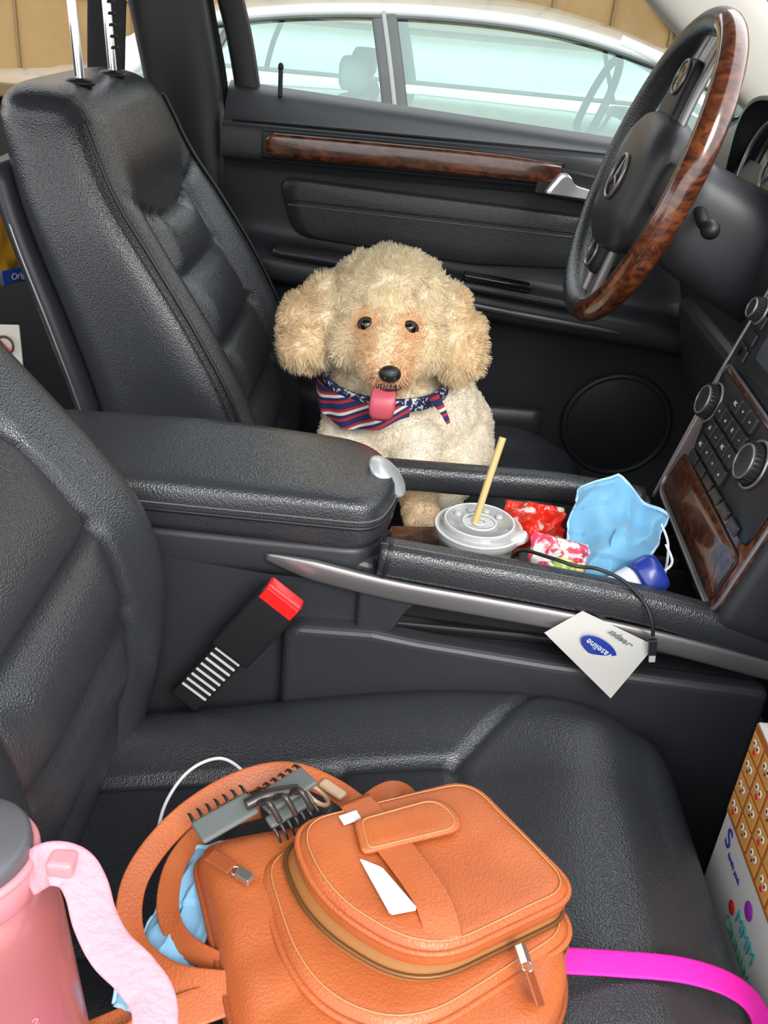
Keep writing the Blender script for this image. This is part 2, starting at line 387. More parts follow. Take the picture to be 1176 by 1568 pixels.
loft("door_handle",[shrink(hp,.95),shrink(hp,1,V((0,-.004,0))),shrink(hp,.94,V((0,-.011,0))),shrink(hp,.8,V((0,-.012,0)))],hm,dd,sm=False)
ins=[V((-.240,.731,.668)),V((.36,.731,.646)),V((.40,.731,.560)),V((.12,.731,.545)),V((-.210,.731,.568))]
ring=rpoly(ins,[.03,.03,.02,.02,.03],120)
loft("panel_insert",[shrink(ring,1.0,V((0,.006,0))),shrink(ring,1.0,V((0,-.003,0))),shrink(ring,.982,V((0,-.009,0))),shrink(ring,.9,V((0,-.011,0))),shrink(ring,.4,V((0,-.011,0)))],leather2,dd)
tube("insert_stitch",[(x,.7190,.622-.02*(x+.2)) for x in np.linspace(-.22,.36,10)],.0014,thread,dd)
tube("insert_crease",[(x,.7195,.630-.02*(x+.2)) for x in np.linspace(-.22,.36,10)],.0016,pipem,dd)
sweep("armrest_pad",[(-.235,.70,.548),(-.1,.69,.541),(.05,.685,.528),(.2,.685,.515),(.33,.69,.50)],.03,.010,leather2,dd,e=3,N=20)
sweep("armrest_trim_strip",[(-.02,.664,.502),(.12,.662,.490),(.28,.662,.474),(.40,.664,.463)],.003,.006,M("strip_dark_silver",(.16,.16,.17),.35,.7),dd,N=12,wf=lambda t:math.sin(math.pi*min(1,max(.05,t)))**.4)
rbox("window_switch_pack",(.16,.672,.534),.06,.014,.006,gloss,dd,X=(1,0,-.09),r=.003)
torus("speaker_ring",(.43,.706,.27),(0,-1,0),.10,.006,plastic,dd)
disc("speaker_grille",(.43,.712,.27),(0,-1,0),.097,.006,plastic,dd)
sweep("door_pocket",[(-.25,.68,.20),(0,.665,.205),(.28,.68,.20)],.012,.10,plastic,dd,e=4)
tube("lock_pin",[(-.245,.765,.79),(-.245,.765,.835)],.004,plastic_d,dd)
ell("lock_pin_cap",(-.245,.765,.838),(.005,.005,.007),plastic_d,dd)
sweep("window_frame",[(-.300,.79,.77),(-.318,.785,.87),(-.338,.775,.95),(-.37,.75,1.08)],.012,.022,plastic_d,dd,up=(1,0,.2),e=4,N=16)
sweep("window_frame_top",[(-.37,.75,1.08),(-.1,.745,1.12),(.15,.745,1.09),(.37,.755,.99),(.60,.78,.83)],.014,.014,plastic_d,dd,e=4,N=16)
gl=bpy.data.materials.new("clear_glass"); gl.use_nodes=True; nt=gl.node_tree; nt.nodes.clear()
o_=nt.nodes.new("ShaderNodeOutputMaterial"); mx=nt.nodes.new("ShaderNodeMixShader"); tr=nt.nodes.new("ShaderNodeBsdfTransparent"); gs=nt.nodes.new("ShaderNodeBsdfGlossy"); gs.inputs["Roughness"].default_value=.02
tr.inputs[0].default_value=(.93,.97,.95,1); mx.inputs[0].default_value=.06
nt.links.new(tr.outputs[0],mx.inputs[1]); nt.links.new(gs.outputs[0],mx.inputs[2]); nt.links.new(mx.outputs[0],o_.inputs[0])
mk("window_glass",[(-.30,.80,.77),(.62,.80,.77),(.37,.76,1.0),(.15,.75,1.09),(-.1,.75,1.12),(-.36,.755,1.08)],[(0,1,2,3,4,5)],gl,dd,False)

# ---------------------------------------------------------------- body shell: pillars, floor, roof
cb=empty("car_body_shell")
sweep("b_pillar",[(-.395,.74,.30),(-.40,.75,.60),(-.405,.755,.76),(-.425,.745,.90),(-.46,.73,1.08)],.030,.065,plastic_d,cb,up=(1,0,0),e=3,N=24)
sweep("door_weather_seal",[(-.335,.765,.2),(-.338,.77,.6),(-.343,.775,.78),(-.362,.765,.90),(-.395,.75,1.08)],.008,.008,carpet,cb)
sweep("a_pillar_trim",[(.28,.70,1.10),(.42,.72,1.00),(.60,.74,.87),(.80,.76,.74)],.03,.062,M("pillar_trim_beige",(.46,.44,.40),.7),cb,up=(.6,0,1),e=3,N=24)
rbox("roof",(-.35,.10,1.17),.75,.62,.02,M("headliner",(.5,.48,.44),.9),cb,r=.015)
rbox("door_sill",(.0,.64,.05),1.3,.04,.05,plastic_d,cb)
rbox("rear_door_panel",(-.95,.76,.36),.48,.03,.39,plastic_d,cb,r=.02)
rbox("rear_sill_cap",(-.95,.775,.765),.48,.045,.012,M("sill_tan",(.36,.25,.11),.5),cb,r=.005)
rbox("firewall",(.85,.05,.3),.02,.75,.32,carpet,cb)
rbox("floor",(-.2,0,-.02),1.25,.70,.02,carpet,None,r=.005)
sb=empty("seat_belt")
sweep("belt_webbing",[(-.53,.70,.70),(-.525,.70,.80),(-.515,.695,.92),(-.50,.69,1.06)],.002,.030,M("belt_webbing",(.02,.02,.022),.7,bump=('n',1500,.4,.001)),sb,up=(1,.2,0),e=4,N=12)
rbox("belt_guide",(-.503,.705,1.03),.03,.01,.03,plastic_d,sb,r=.008)
rb=empty("rear_bench_seat")
loft("bench_cushion",[sring((x,.05,.2),(0,0,.12*s),(0,.62*s,0),5,60) for x,s in((-1.25,.9),(-1.2,1),(-.85,1),(-.80,.97),(-.785,.85))],leather2,rb)
loft("bench_back",[sring((-1.25-(z-.3)*.3,.05,z),(.07*s,0,0),(0,.62*s,0),5,60) for z,s in((.25,1),(.5,1),(.75,1),(.80,.97),(.82,.85))],leather2,rb)

# ---------------------------------------------------------------- steering wheel
sw=empty("steering_wheel")
t=V((.295,0,.956)).normalized(); n=V((-.956,0,.295)).normalized(); C=V((.308,.360,.782)); yv=V((0,1,0))
def W(u,v,h=0): return C+t*u+yv*v+n*h    # u up in wheel plane, v toward door
def wm(c):
    u=(c-C).dot(t); v=(c-C).dot(yv); a=math.degrees(math.atan2(-v,u))
    return 1 if 12<a<165 else 0
torus("rim",C,n,.195,.0170,leather,sw,N=160,K=20,up=t,mats=[leather,wood],fmf=wm,flat=1.1)
hub=[]
for h,s in ((-.035,.75),(-.02,.95),(.0,1.0),(.012,.99),(.022,.93),(.030,.78),(.034,.48),(.035,.2)):
    pts=rpoly([W(.062,-.095,h),W(-.092,-.095,h),W(-.118,0,h),W(-.092,.095,h),W(.062,.095,h),W(.082,0,h)],.045,80)
    hub.append(shrink(pts,s))
loft("airbag_cover",hub,plastic,sw)
for sg in (1,-1):
    for off in (-.034,.034):
        sweep("spoke",[W(sg*.06,off*1.2,-.002),W(sg*.11,off,-.002),W(sg*.182,off*.9,-.006)],.012,.007,silver,sw,up=n,N=14,e=3)
    ring=rpoly([W(sg*.06,-.045,.004),W(sg*.06,.045,.004),W(sg*.145,.034,.004),W(sg*.145,-.034,.004)],.015,60)
    loft("control_pod",[shrink(ring,1,n*-.012),shrink(ring,1,n*.006),shrink(ring,.93,n*.010),shrink(ring,.4,n*.010)],plastic_d,sw)
    torus("thumb_button_ring",W(sg*.120,0,.016),n,.021,.0022,silver,sw,N=40)
    disc("thumb_buttons",W(sg*.120,0,.012),n,.019,.005,gloss,sw)
    text("+\n-" if sg>0 else "<  >",.016,W(sg*.120,0,.0175),-yv,t,thread,sw)
sweep("side_spoke",[W(.0,-.06,-.004),W(0,-.12,-.006),W(0,-.185,-.006)],.030,.010,plastic,sw,up=n,N=14,e=3)
torus("emblem_ring",W(-.018,-.016,.037),n,.029,.0026,silver,sw,N=48)
for k in range(3):
    a=math.radians(90+120*k); tip=W(-.018+math.cos(a-math.pi/2)*.028,-.016-math.sin(a-math.pi/2)*.028,.037)
    sweep("emblem_point",[W(-.018,-.016,.038),tip],.0048,.0026,silver,sw,up=n,N=8,wf=lambda q:1-.85*q)
col=empty("steering_column")
def colr(h,s,du=0): return sring(W(-.02+du,0,h),t*.070*s,yv*.062*s,3,50)
loft("column_shroud",[colr(-.03,.7),colr(-.04,.95),colr(-.08,1.05,-.01),colr(-.16,1.15,-.02),colr(-.24,1.2,-.03)],plastic,col)
sweep("indicator_stalk",[W(-.02,.05,-.07),W(-.03,.11,-.065),W(-.03,.17,-.06)],.008,.006,plastic_d,col)
sweep("wiper_stalk",[W(-.01,-.05,-.075),W(-.02,-.11,-.07),W(-.02,-.145,-.068)],.009,.007,plastic_d,col)
ell("stalk_knob",W(-.02,-.15,-.068),(.012,.014,.012),plastic_d,col)

# ---------------------------------------------------------------- dashboard
db=empty("dashboard")
def dsec(y,x0=0):
    pts=[(.62,.02),(.60,.25),(.545,.40),(.50,.52),(.475,.60),(.465,.68),(.475,.76),(.52,.82),(.62,.85),(.85,.86)]
    return [V((a+x0,y,z)) for a,z in pts]
rings=[]
for y in np.linspace(-.68,.715,40): rings.append(catmull(dsec(y,.0),4))
loft("dash_shell",rings,plastic,db,closed=False)
loft("cluster_hood",[sring((x,.385,.80),(0,0,.085*s),(0,.165*s,0),3,60) for x,s in((.60,1),(.49,1.02),(.47,1.0),(.468,.93))],plastic,db,caps=False)
for y in (.31,.46):
    torus("dial_ring",(.487,y,.795),(-1,0,.2),.058,.004,silver,db)
    disc("dial_face",(.495,y,.795),(-1,0,.2),.056,.003,gloss,db)
torus("dial_ring_small",(.485,.385,.80),(-1,0,.2),.035,.003,silver,db)
rbox("knee_panel",(.52,.42,.47),.03,.22,.09,plastic,db,X=(1,0,.3),r=.02)
torus("air_vent_ring",(.475,.62,.70),(-1,0,.2),.045,.005,silver,db)
n2=V((-.965,0,.26)).normalized(); t2=V((.26,0,.965)).normalized(); S0=V((.374,0,.425))
def S(s,y,h=0): return S0+t2*s+V((0,y,0))+n2*h
stk=empty("center_stack")
outl=[S(-.02,.155),S(-.03,-.150),S(.22,-.155),S(.30,-.15),S(.30,.15),S(.20,.168)]
ring=rpoly(outl,.02,100)
loft("stack_body",[shrink(ring,1.02,n2*-.12),shrink(ring,1.01,n2*-.01),shrink(ring,1,n2*0),shrink(ring,.97,n2*.003),shrink(ring,.4,n2*.003)],plastic,stk)
wr=rpoly([S(-.012,.145),S(-.02,-.140),S(.165,-.145),S(.175,.155)],.02,90)
loft("wood_fascia",[shrink(wr,1,n2*0),shrink(wr,1,n2*.007),shrink(wr,.985,n2*.009),shrink(wr,.4,n2*.009)],wood,stk)
tube("fascia_border",[q+n2*.008 for q in wr],.0026,silver,stk,raw=True,closed=True)
br=rpoly([S(-.002,.132),S(-.01,-.128),S(.050,-.13),S(.055,.125)],.012,70)
loft("ash_bin_door",[shrink(br,1,n2*.008),shrink(br,1,n2*.011),shrink(br,.97,n2*.012),shrink(br,.4,n2*.012)],wood,stk)
tube("bin_door_gap",[q+n2*.0105 for q in br],.0014,plastic_d,stk,raw=True,closed=True)
cr=rpoly([S(.066,.105),S(.062,-.13),S(.160,-.135),S(.168,.148)],.012,70)
loft("climate_panel",[shrink(cr,1,n2*.008),shrink(cr,1,n2*.0115),shrink(cr,.98,n2*.0125),shrink(cr,.4,n2*.0125)],plastic_d,stk)
def knob(s,y,rr):
    disc("dial_knob",S(s,y,.012),n2,rr,.015,plastic,stk,r2=rr*.86); torus("knob_bezel",S(s,y,.014),n2,rr*1.12,.0020,silver,stk,N=48)
    torus("knob_rim",S(s,y,.0265),n2,rr*.80,.0014,silver,stk,N=40)
    for k in range(24):
        a=2*math.pi*k/24; rbox("knob_grip",S(s+math.cos(a)*rr*.93,y+math.sin(a)*rr*.93,.019),.0012,.0012,.006,plastic_d,stk,X=t2,Y=yv,r=.0004,seg=1)
knob(.128,.122,.022); knob(.128,-.056,.024); knob(.250,.130,.014)
ic=M("button_icon",(.7,.7,.7),.5); btn=M("button_black",(.026,.026,.03),.4,coat=.2)
k=0
for s_ in (.086,.109,.132,.155):
    for y_ in (.085,.057,.029,.001):
        if s_>.15 and y_>.08: continue
        rbox("climate_button",S(s_,y_-.004,.0145),.0098,.0125,.003,btn,stk,X=t2,Y=yv,r=.002)
        text(["AC","*","=","o","A","~"][k%6],.007,S(s_,y_-.004,.0179),-yv,t2,ic,stk); k+=1
for y_ in (.085,.05,.015,-.02,-.055,-.09): rbox("lower_button",S(.066,y_,.0145),.006,.014,.002,btn,stk,X=t2,Y=yv,r=.0015)
ar=rpoly([S(.185,.15),S(.185,-.145),S(.29,-.14),S(.29,.145)],.012,70)
loft("audio_unit",[shrink(ar,1,n2*.003),shrink(ar,1,n2*.009),shrink(ar,.98,n2*.010),shrink(ar,.4,n2*.010)],plastic,stk)
sr=rpoly([S(.205,.085),S(.205,-.125),S(.285,-.122),S(.285,.08)],.008,60)
loft("display_screen",[shrink(sr,1,n2*.009),shrink(sr,1,n2*.012),shrink(sr,.97,n2*.0125),shrink(sr,.4,n2*.0125)],M("screen_grey",(.10,.12,.14),.08,coat=.6),stk)
for i in range(4):
    rbox("audio_button",S(.200+.0,.128-.0,.012) if i==0 else S(.175+.022*i,.118,.012),.008,.013,.002,btn,stk,X=t2,Y=yv,r=.0015)
tube("stack_edge_trim",[S(-.03,.157,.004),S(.05,.163,.004),S(.15,.167,.004),S(.28,.160,.004)],.003,silver,stk)

# ---------------------------------------------------------------- dog
dog=empty("poodle_dog")
parts=[]
def blob(c,r,rot=None): parts.append((V(c),V(r),rot))
blob((-.018,.275,.590),(.074,.076,.068)); blob((-.018,.283,.616),(.073,.070,.045)); blob((-.018,.262,.630),(.054,.05,.032))
blob((-.016,.215,.560),(.050,.045,.036)); blob((-.012,.190,.543),(.041,.036,.030)); blob((-.011,.170,.535),(.028,.022,.020))
blob((-.010,.190,.516),(.026,.028,.015))
blob((-.060,.235,.550),(.03,.035,.034)); blob((.028,.235,.550),(.03,.035,.034))
blob((-.098,.275,.588),(.036,.040,.036)); blob((-.124,.270,.558),(.042,.042,.044)); blob((-.128,.262,.532),(.038,.038,.036))
blob((.054,.280,.590),(.034,.040,.036)); blob((.075,.275,.560),(.037,.042,.042)); blob((.083,.265,.536),(.035,.036,.036))
blob((-.012,.305,.50),(.062,.064,.070)); blob((-.018,.305,.425),(.088,.080,.095)); blob((-.01,.315,.365),(.088,.085,.075))
blob((.035,.365,.40),(.100,.095,.095)); blob((.075,.40,.365),(.085,.090,.085)); blob((.100,.36,.345),(.062,.070,.068))
blob((.13,.44,.35),(.025,.03,.05))
blob((-.07,.33,.335),(.045,.06,.05))
def limb(a,b,r0,r1,k=7):
    a=V(a);b=V(b)
    for i in range(k+1):
        q=i/k; rr=r0*(1-q)+r1*q; blob(a.lerp(b,q),(rr,rr,rr))
limb((-.065,.255,.40),(-.060,.215,.360),.040,.030); limb((-.060,.215,.360),(-.055,.185,.335),.030,.024); blob((-.053,.175,.327),(.026,.032,.018))
limb((.035,.255,.40),(.040,.21,.36),.040,.030); limb((.040,.21,.36),(.048,.155,.355),.030,.024); blob((.050,.137,.352),(.026,.030,.019))
for dx_ in (-.014,-.005,.005,.014): blob((.050+dx_,.112,.346),(.0068,.011,.009))
limb((.105,.31,.34),(.09,.255,.33),.040,.028); blob((.085,.235,.325),(.026,.036,.018))
vs=[];fs=[]
for c,r_,rot in parts:
    b0=len(vs); N=16
    for i in range(1,N):
        th=math.pi*i/N
        for j in range(N): s=2*math.pi*j/N; vs.append(V((c.x+r_.x*math.sin(th)*math.cos(s),c.y+r_.y*math.sin(th)*math.sin(s),c.z-r_.z*math.cos(th))))
    for i in range(N-2):
        for j in range(N): kk=(j+1)%N; fs.append((b0+i*N+j,b0+i*N+kk,b0+(i+1)*N+kk,b0+(i+1)*N+j))
    fs.append(tuple(b0+j for j in reversed(range(N)))); fs.append(tuple(b0+(N-2)*N+j for j in range(N)))
tmp=mk("dog_tmp",vs,fs,plastic)
rm=tmp.modifiers.new("r",'REMESH'); rm.mode='VOXEL'; rm.voxel_size=.0045
sm_=tmp.modifiers.new("s",'SMOOTH'); sm_.iterations=6; sm_.factor=.6
dg=bpy.context.evaluated_depsgraph_get(); em=tmp.evaluated_get(dg).to_mesh()
bv=[V(v.co) for v in em.vertices]; bn=[V(v.normal) for v in em.vertices]; bf=[tuple(q.vertices) for q in em.polygons]
bpy.data.objects.remove(tmp)
eyeL=V((-.0455,.2035,.5840)); eyeR=V((.0105,.2035,.5845)); nose=V((-.009,.147,.540)); mouth=V((-.009,.165,.520))
LITE=V((.99,.91,.74)); CREAM=V((.98,.83,.58)); TAN=V((.78,.42,.18)); WHITE=V((.98,.91,.79)); EARC=V((.95,.72,.44))
def region(c):
    ear=smooth(.075,.105,abs(c.x+.02)) * (1 if c.z>.46 else 0)
    de=min((c-eyeL).length,(c-eyeR).length); dm=(c-mouth).length; dn=(c-nose).length
    body=1-smooth(.44,.50,c.z)
    col=LITE.lerp(CREAM,.45); col=col.lerp(EARC,ear*.5); L=.014
    L=L*(1-body)+.006*body; col=col.lerp(WHITE,body*.85)
    face=(1-smooth(.055,.085,(c-V((-.012,.185,.555))).length))
    L=L*(1-face)+.010*face; col=col.lerp(CREAM,face*.6)
    k=1-smooth(.012,.030,de); col=col.lerp(TAN,k*.8); L=L*(1-k)+.003*k
    k=(1-smooth(.008,.020,abs(abs(c.x+.0175)-.024)))*smooth(.535,.55,c.z)*(1-smooth(.580,.590,c.z))*(1 if c.y<.235 else 0); col=col.lerp(TAN,k*.45)
    k=1-smooth(.018,.050,dm); col=col.lerp(TAN,k*.62)
    k=1-smooth(.010,.020,dn); L=L*(1-k)+.003*k
    if ear>.3: L=.014
    if c.y<.17 and c.z<.40: col=col.lerp(EARC,.7)
    return L,col,.7 if face else 1
nv=[]
for c,nn in zip(bv,bn):
    L,col,_=region(c); a=noise.noise(c*60)*.7+noise.noise(c*140)*.3
    nv.append(c+nn*a*min(.007,L*.50))
furm=bpy.data.materials.new("poodle_fur"); furm.use_nodes=True; nt=furm.node_tree; b=nt.nodes["Principled BSDF"]; at=nt.nodes.new("ShaderNodeAttribute"); at.attribute_name="furcol"
nt.links.new(at.outputs["Color"],b.inputs["Base Color"]); b.inputs["Roughness"].default_value=.8; b.inputs["Specular IOR Level"].default_value=.2
tl=nt.nodes.new("ShaderNodeBsdfTranslucent"); nt.links.new(at.outputs["Color"],tl.inputs[0]); mx=nt.nodes.new("ShaderNodeMixShader"); mx.inputs[0].default_value=.38
nt.links.new(b.outputs[0],mx.inputs[1]); nt.links.new(tl.outputs[0],mx.inputs[2]); nt.links.new(mx.outputs[0],nt.nodes["Material Output"].inputs[0])
skinm=bpy.data.materials.new("poodle_undercoat"); skinm.use_nodes=True; nt=skinm.node_tree; b=nt.nodes["Principled BSDF"]; at=nt.nodes.new("ShaderNodeAttribute"); at.attribute_name="furcol"
nt.links.new(at.outputs["Color"],b.inputs["Base Color"]); b.inputs["Roughness"].default_value=.85; b.inputs["Specular IOR Level"].default_value=.15
body_o=mk("body",nv,bf,skinm,dog)
ca=body_o.data.color_attributes.new("furcol",'FLOAT_COLOR','POINT')
buf=[]
for c in bv:
    _,col,_k=region(c); q=.90+.15*noise.noise(c*60); buf+= [col.x*q,col.y*q,col.z*q,1]
ca.data.foreach_set("color",buf)
body_o.data.calc_loop_triangles(); tris=[tuple(x.vertices) for x in body_o.data.loop_triangles]
nva=np.array([tuple(v) for v in nv]); T=np.array(tris); ar_=np.linalg.norm(np.cross(nva[T[:,1]]-nva[T[:,0]],nva[T[:,2]]-nva[T[:,0]]),axis=1)
NS=105000; pick=rng.choice(len(T),NS,p=ar_/ar_.sum()); bw=rng.dirichlet((1,1,1),NS)
hv=[];hf=[];hc=[]
for a,wt in zip(pick,bw):
    i0,i1,i2=tris[a]; c=nv[i0]*wt[0]+nv[i1]*wt[1]+nv[i2]*wt[2]; nn=(bn[i0]*wt[0]+bn[i1]*wt[1]+bn[i2]*wt[2]).normalized()
    if c.z<.30 or c.y>.40: continue
    de=min((c-eyeL).length,(c-eyeR).length)
    if de<.0115 or (c-nose).length<.013 or ((c-mouth).length<.012 and c.y<.165): continue
    L,col,cu=region(c); L*=random.uniform(.6,1.15)
    cl=V((noise.noise(c*42),noise.noise(c*42+V((9,0,0))),noise.noise(c*42+V((0,9,0)))))
    d_=(nn+cl*1.2*cu+V((0,0,-.25))).normalized(); d2=(d_+V((noise.noise(c*60),noise.noise(c*60+V((5,5,0))),noise.noise(c*60+V((0,5,5)))))*1.5).normalized()
    side=d_.cross(V((random.uniform(-1,1),random.uniform(-1,1),random.uniform(-1,1)))).normalized()*.00040
    p0=c-nn*.001; p1=p0+d_*L*.5; p2=p1+d2*L*.4; p3=p2+(d2*.5+V((0,0,-.8))-nn*.7).normalized()*L*.35
    k0=len(hv); hv+= [p0-side,p0+side,p1-side,p1+side,p2-side*.8,p2+side*.8,p3]
    hf+= [(k0,k0+1,k0+3,k0+2),(k0+2,k0+3,k0+5,k0+4),(k0+4,k0+5,k0+6)]
    q=random.uniform(.95,1.04)*(1+.10*cl.x)
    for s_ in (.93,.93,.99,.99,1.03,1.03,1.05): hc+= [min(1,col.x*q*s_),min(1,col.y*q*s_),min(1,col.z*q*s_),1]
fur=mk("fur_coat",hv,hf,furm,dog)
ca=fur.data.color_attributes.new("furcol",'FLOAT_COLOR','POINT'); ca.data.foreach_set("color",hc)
eye=M("dog_eye",(.006,.004,.003),.05,coat=1); lid=M("eye_rim",(.03,.015,.012),.6)
for q in (eyeL,eyeR):
    ell("eye",q+V((0,-.003,0)),(.0096,.0080,.0090),eye,dog); ell("eye_rim",q+V((0,.0000,0)),(.0122,.006,.0106),lid,dog)
nm=M("dog_nose",(.012,.011,.012),.32,bump=('v',900,.4,.001),coat=.3)
ell("nose",nose,(.0145,.010,.0115),nm,dog)
for s_ in (-1,1): ell("nostril",nose+V((s_*.0062,-.0075,-.003)),(.0030,.003,.0026),plastic_d,dog)
ell("mouth",(-.010,.163,.5175),(.018,.012,.0065),M("dog_mouth",(.05,.015,.014),.5),dog)
tm=M("dog_tongue",(.60,.10,.14),.32,sss=.2,bump=('n',500,.2,.001))
rings=[]
for q,(y,z,w_) in enumerate([(.175,.518,.011),(.160,.517,.0145),(.150,.512,.016),(.145,.503,.0170),(.143,.494,.0172),(.1435,.484,.0160),(.145,.478,.010)]):
    rings.append(sring((-.014-.0004*q,y,z),(w_,0,0),(0,.0035,.0015),2.4,24))
loft("tongue",rings,tm,dog)
# bandana
navy=(.012,.022,.10); red=(.42,.02,.03); wh=(.72,.70,.67)
bm=stripes("bandana_stripes",[navy,navy,red,navy,wh,red],52,(-.45,-.1,.85),.8); bm2=M("bandana_navy",navy,.85,var=(170,wh,.54,.60))
bnd=empty("dog_bandana")
ring=[V((-.015+.088*math.cos(a),.294+.082*math.sin(a),.482-.006*(1-math.sin(a)))) for a in np.linspace(0,2*math.pi,40,endpoint=False)]
sweep("neck_band",ring,.004,.010,bm2,bnd,raw=True,closed=True,e=3)
g=[];gf=[];NU,NV=34,14
for j in range(NV+1):
    for i in range(NU+1):
        u=i/NU; v_=j/NV; a=math.radians(184+(292-184)*u)
        drop=sinterp([(0,.014),(.25,.026),(.5,.030),(.75,.022),(.92,.008),(1,.002)],u)*v_
        rr=1.04+.04*v_
        g.append(V((-.015+.096*rr*math.cos(a)*(1-.05*v_),.288+.092*rr*math.sin(a)-.008*v_+.004*math.sin(u*22)*v_,.480-.006*(1-math.sin(a))-drop+.010*(1-v_))))
for j in range(NV):
    for i in range(NU): a=j*(NU+1)+i; gf.append((a,a+1,a+NU+2,a+NU+1))
mk("hanging_cloth",g,gf,bm,bnd)
sweep("cloth_corner",[(.052,.205,.492),(.064,.190,.482),(.076,.182,.464)],.008,.0015,bm,bnd,up=(.3,-1,0),wf=lambda q:1-.7*q)

# ---------------------------------------------------------------- drink cup
cp=empty("iced_drink_cup")
cup=M("cup_clear_plastic",(.92,.94,.93),.1,trans=.9,spec=.4); lidm=M("cup_lid_plastic",(.93,.95,.95),.12,trans=.6,coat=.5); 
c0=V((.112,-.028,0))
def cr_(z,q,N=56): return [V((c0.x+q*math.cos(a),c0.y+q*math.sin(a),z)) for a in [2*math.pi*i/N for i in range(N)]]
loft("cup_wall",[cr_(.342,.030),cr_(.343,.034),cr_(.38,.040),cr_(.425,.0465)],cup,cp)
loft("lid",[cr_(.418,.0495),cr_(.420,.0515),cr_(.427,.0515),cr_(.430,.0500),cr_(.4285,.0475),cr_(.4280,.0455),cr_(.434,.0440),cr_(.4365,.0425),cr_(.4365,.0380),cr_(.4335,.0365),cr_(.4335,.01)],lidm,cp)
for a in (0.6,1.25,1.9,2.55): disc("lid_bump",(c0.x+.0295*math.cos(a),c0.y+.0295*math.sin(a),.4335),(0,0,1),.0060,.0035,lidm,cp,N=20,r2=.0045)
rimm=M("cup_rim_frost",(.84,.87,.87),.25,trans=.3)
torus("lid_inner_ring",(c0.x,c0.y,.4345),(0,0,1),.0195,.0012,rimm,cp)
torus("lid_mid_ring",(c0.x,c0.y,.4365),(0,0,1),.0405,.0012,rimm,cp)
torus("lid_cross_ring",(c0.x,c0.y,.4345),(0,0,1),.0080,.0010,rimm,cp)
torus("lid_rim_bead",(c0.x,c0.y,.4285),(0,0,1),.0505,.0018,rimm,cp)
tube("straw",[(.094,-.045,.36),(.112,-.022,.46),(.128,.004,.530)],.0042,M("straw_yellow",(.72,.55,.22),.35,trans=.2),cp,N=16)
ell("drink_liquid",(c0.x,c0.y,.372),(.033,.033,.018),M("drink",(.42,.38,.34),.2),cp)

# ---------------------------------------------------------------- face masks
def mask(name,P00,P10,P11,P01,col,seed=0,bulge=.02,pl=3,amp=.004,arch=.0,crumple=.010):
    e=empty(name); P00,P10,P11,P01=map(V,(P00,P10,P11,P01)); nx,ny=60,70; vs=[];fs=[]
    nrm=(P10-P00).cross(P01-P00).normalized()
    if nrm.dot(V((0,-1,.6)))<0: nrm=-nrm
    upv=(P01-P00).normalized(); sdv=(P10-P00).normalized()
    def SQ(u,v_):
        q=P00.lerp(P10,u).lerp(P01.lerp(P11,u),v_)
        mid=math.sin(math.pi*u)**.7 if 0<u<1 else 0
        pk_a=(1-abs(2*u-.75)/1.25)**1.2 if abs(2*u-.75)<1.25 else 0
        q=q+upv*arch*pk_a*v_-upv*arch*.3*math.sin(math.pi*u)*(1-v_)
        q=q+sdv*(.006*noise.noise(V((v_*4,seed,0)))*(1 if u>.5 else -1))
        ph=(v_*pl*1.0+.15+.10*math.sin(u*5))%1
        fold=abs(noise.noise(V((u*3.4+seed,v_*1.4,2))))
        return q+nrm*(bulge*mid*math.sin(math.pi*v_)+amp*(1 if ph<.25 else (1-(ph-.25)/.75))*(.5+.5*mid)+crumple*noise.noise(V((u*2.6+seed,v_*2.6,0)))-crumple*1.1*fold)
    for j in range(ny+1):
        for i in range(nx+1): vs.append(SQ(i/nx,j/ny))
    for j in range(ny):
        for i in range(nx): a=j*(nx+1)+i; fs.append((a,a+1,a+nx+2,a+nx+1))
    m=M(name+"_fabric",col,.85,bump=('n',1200,.3,.0006),sheen=.2)
    mk("mask_fabric",vs,fs,m,e)
    wl=M(name+"_edge",(.42,.66,.82),.8)
    for fn in (lambda s:SQ(s,0),lambda s:SQ(s,1),lambda s:SQ(0,s),lambda s:SQ(1,s)):
        sweep("bound_edge",[fn(s/24) for s in range(25)],.0010,.0022,wl,e,raw=True,up=upv)
    elm=M(name+"_elastic",(.85,.85,.85),.7)
    return e,elm
mb=(.18,.46,.70)
e,elm=mask("face_mask",(.206,-.066,.405),(.298,-.078,.408),(.334,-.006,.452),(.226,.006,.462),mb,1,.020,4,.0065,.036,.018)
tube("ear_loop",[(.300,-.080,.405),(.318,-.085,.425),(.330,-.07,.43),(.325,-.05,.44)],.0015,elm,e)
tube("ear_loop",[(.322,-.010,.452),(.334,-.03,.430),(.322,-.08,.415),(.312,-.09,.40)],.0015,elm,e)
redm=M("candy_bag_red",(.66,.03,.015),.28,var=(45,(.78,.70,.62),.58,.62)); 
a_=empty("candy_bag"); pouch("foil_bag",(.182,.003,.412),(1,.1,-.1),(-.1,.6,.7),.038,.034,.018,redm,a_,.020,3)
pk=M("packet_print",(.78,.75,.72),.28,var=(60,(.70,.06,.13),.50,.56))
b_=empty("snack_packet"); pouch("foil_packet",(.202,-.070,.415),(1,.15,-.25),(0,.6,.8),.036,.028,.012,pk,b_,.012,8)
pk2=M("packet_green",(.30,.52,.10),.35,var=(70,(.8,.75,.25),.5,.55))
pouch("foil_label",(.212,-.086,.418),(1,.15,-.3),(0,.7,.7),.020,.010,.004,pk2,b_,.002,4)
wb=empty("crumpled_water_bottle"); clr=M("pet_plastic",(.88,.89,.89),.08,trans=.88)
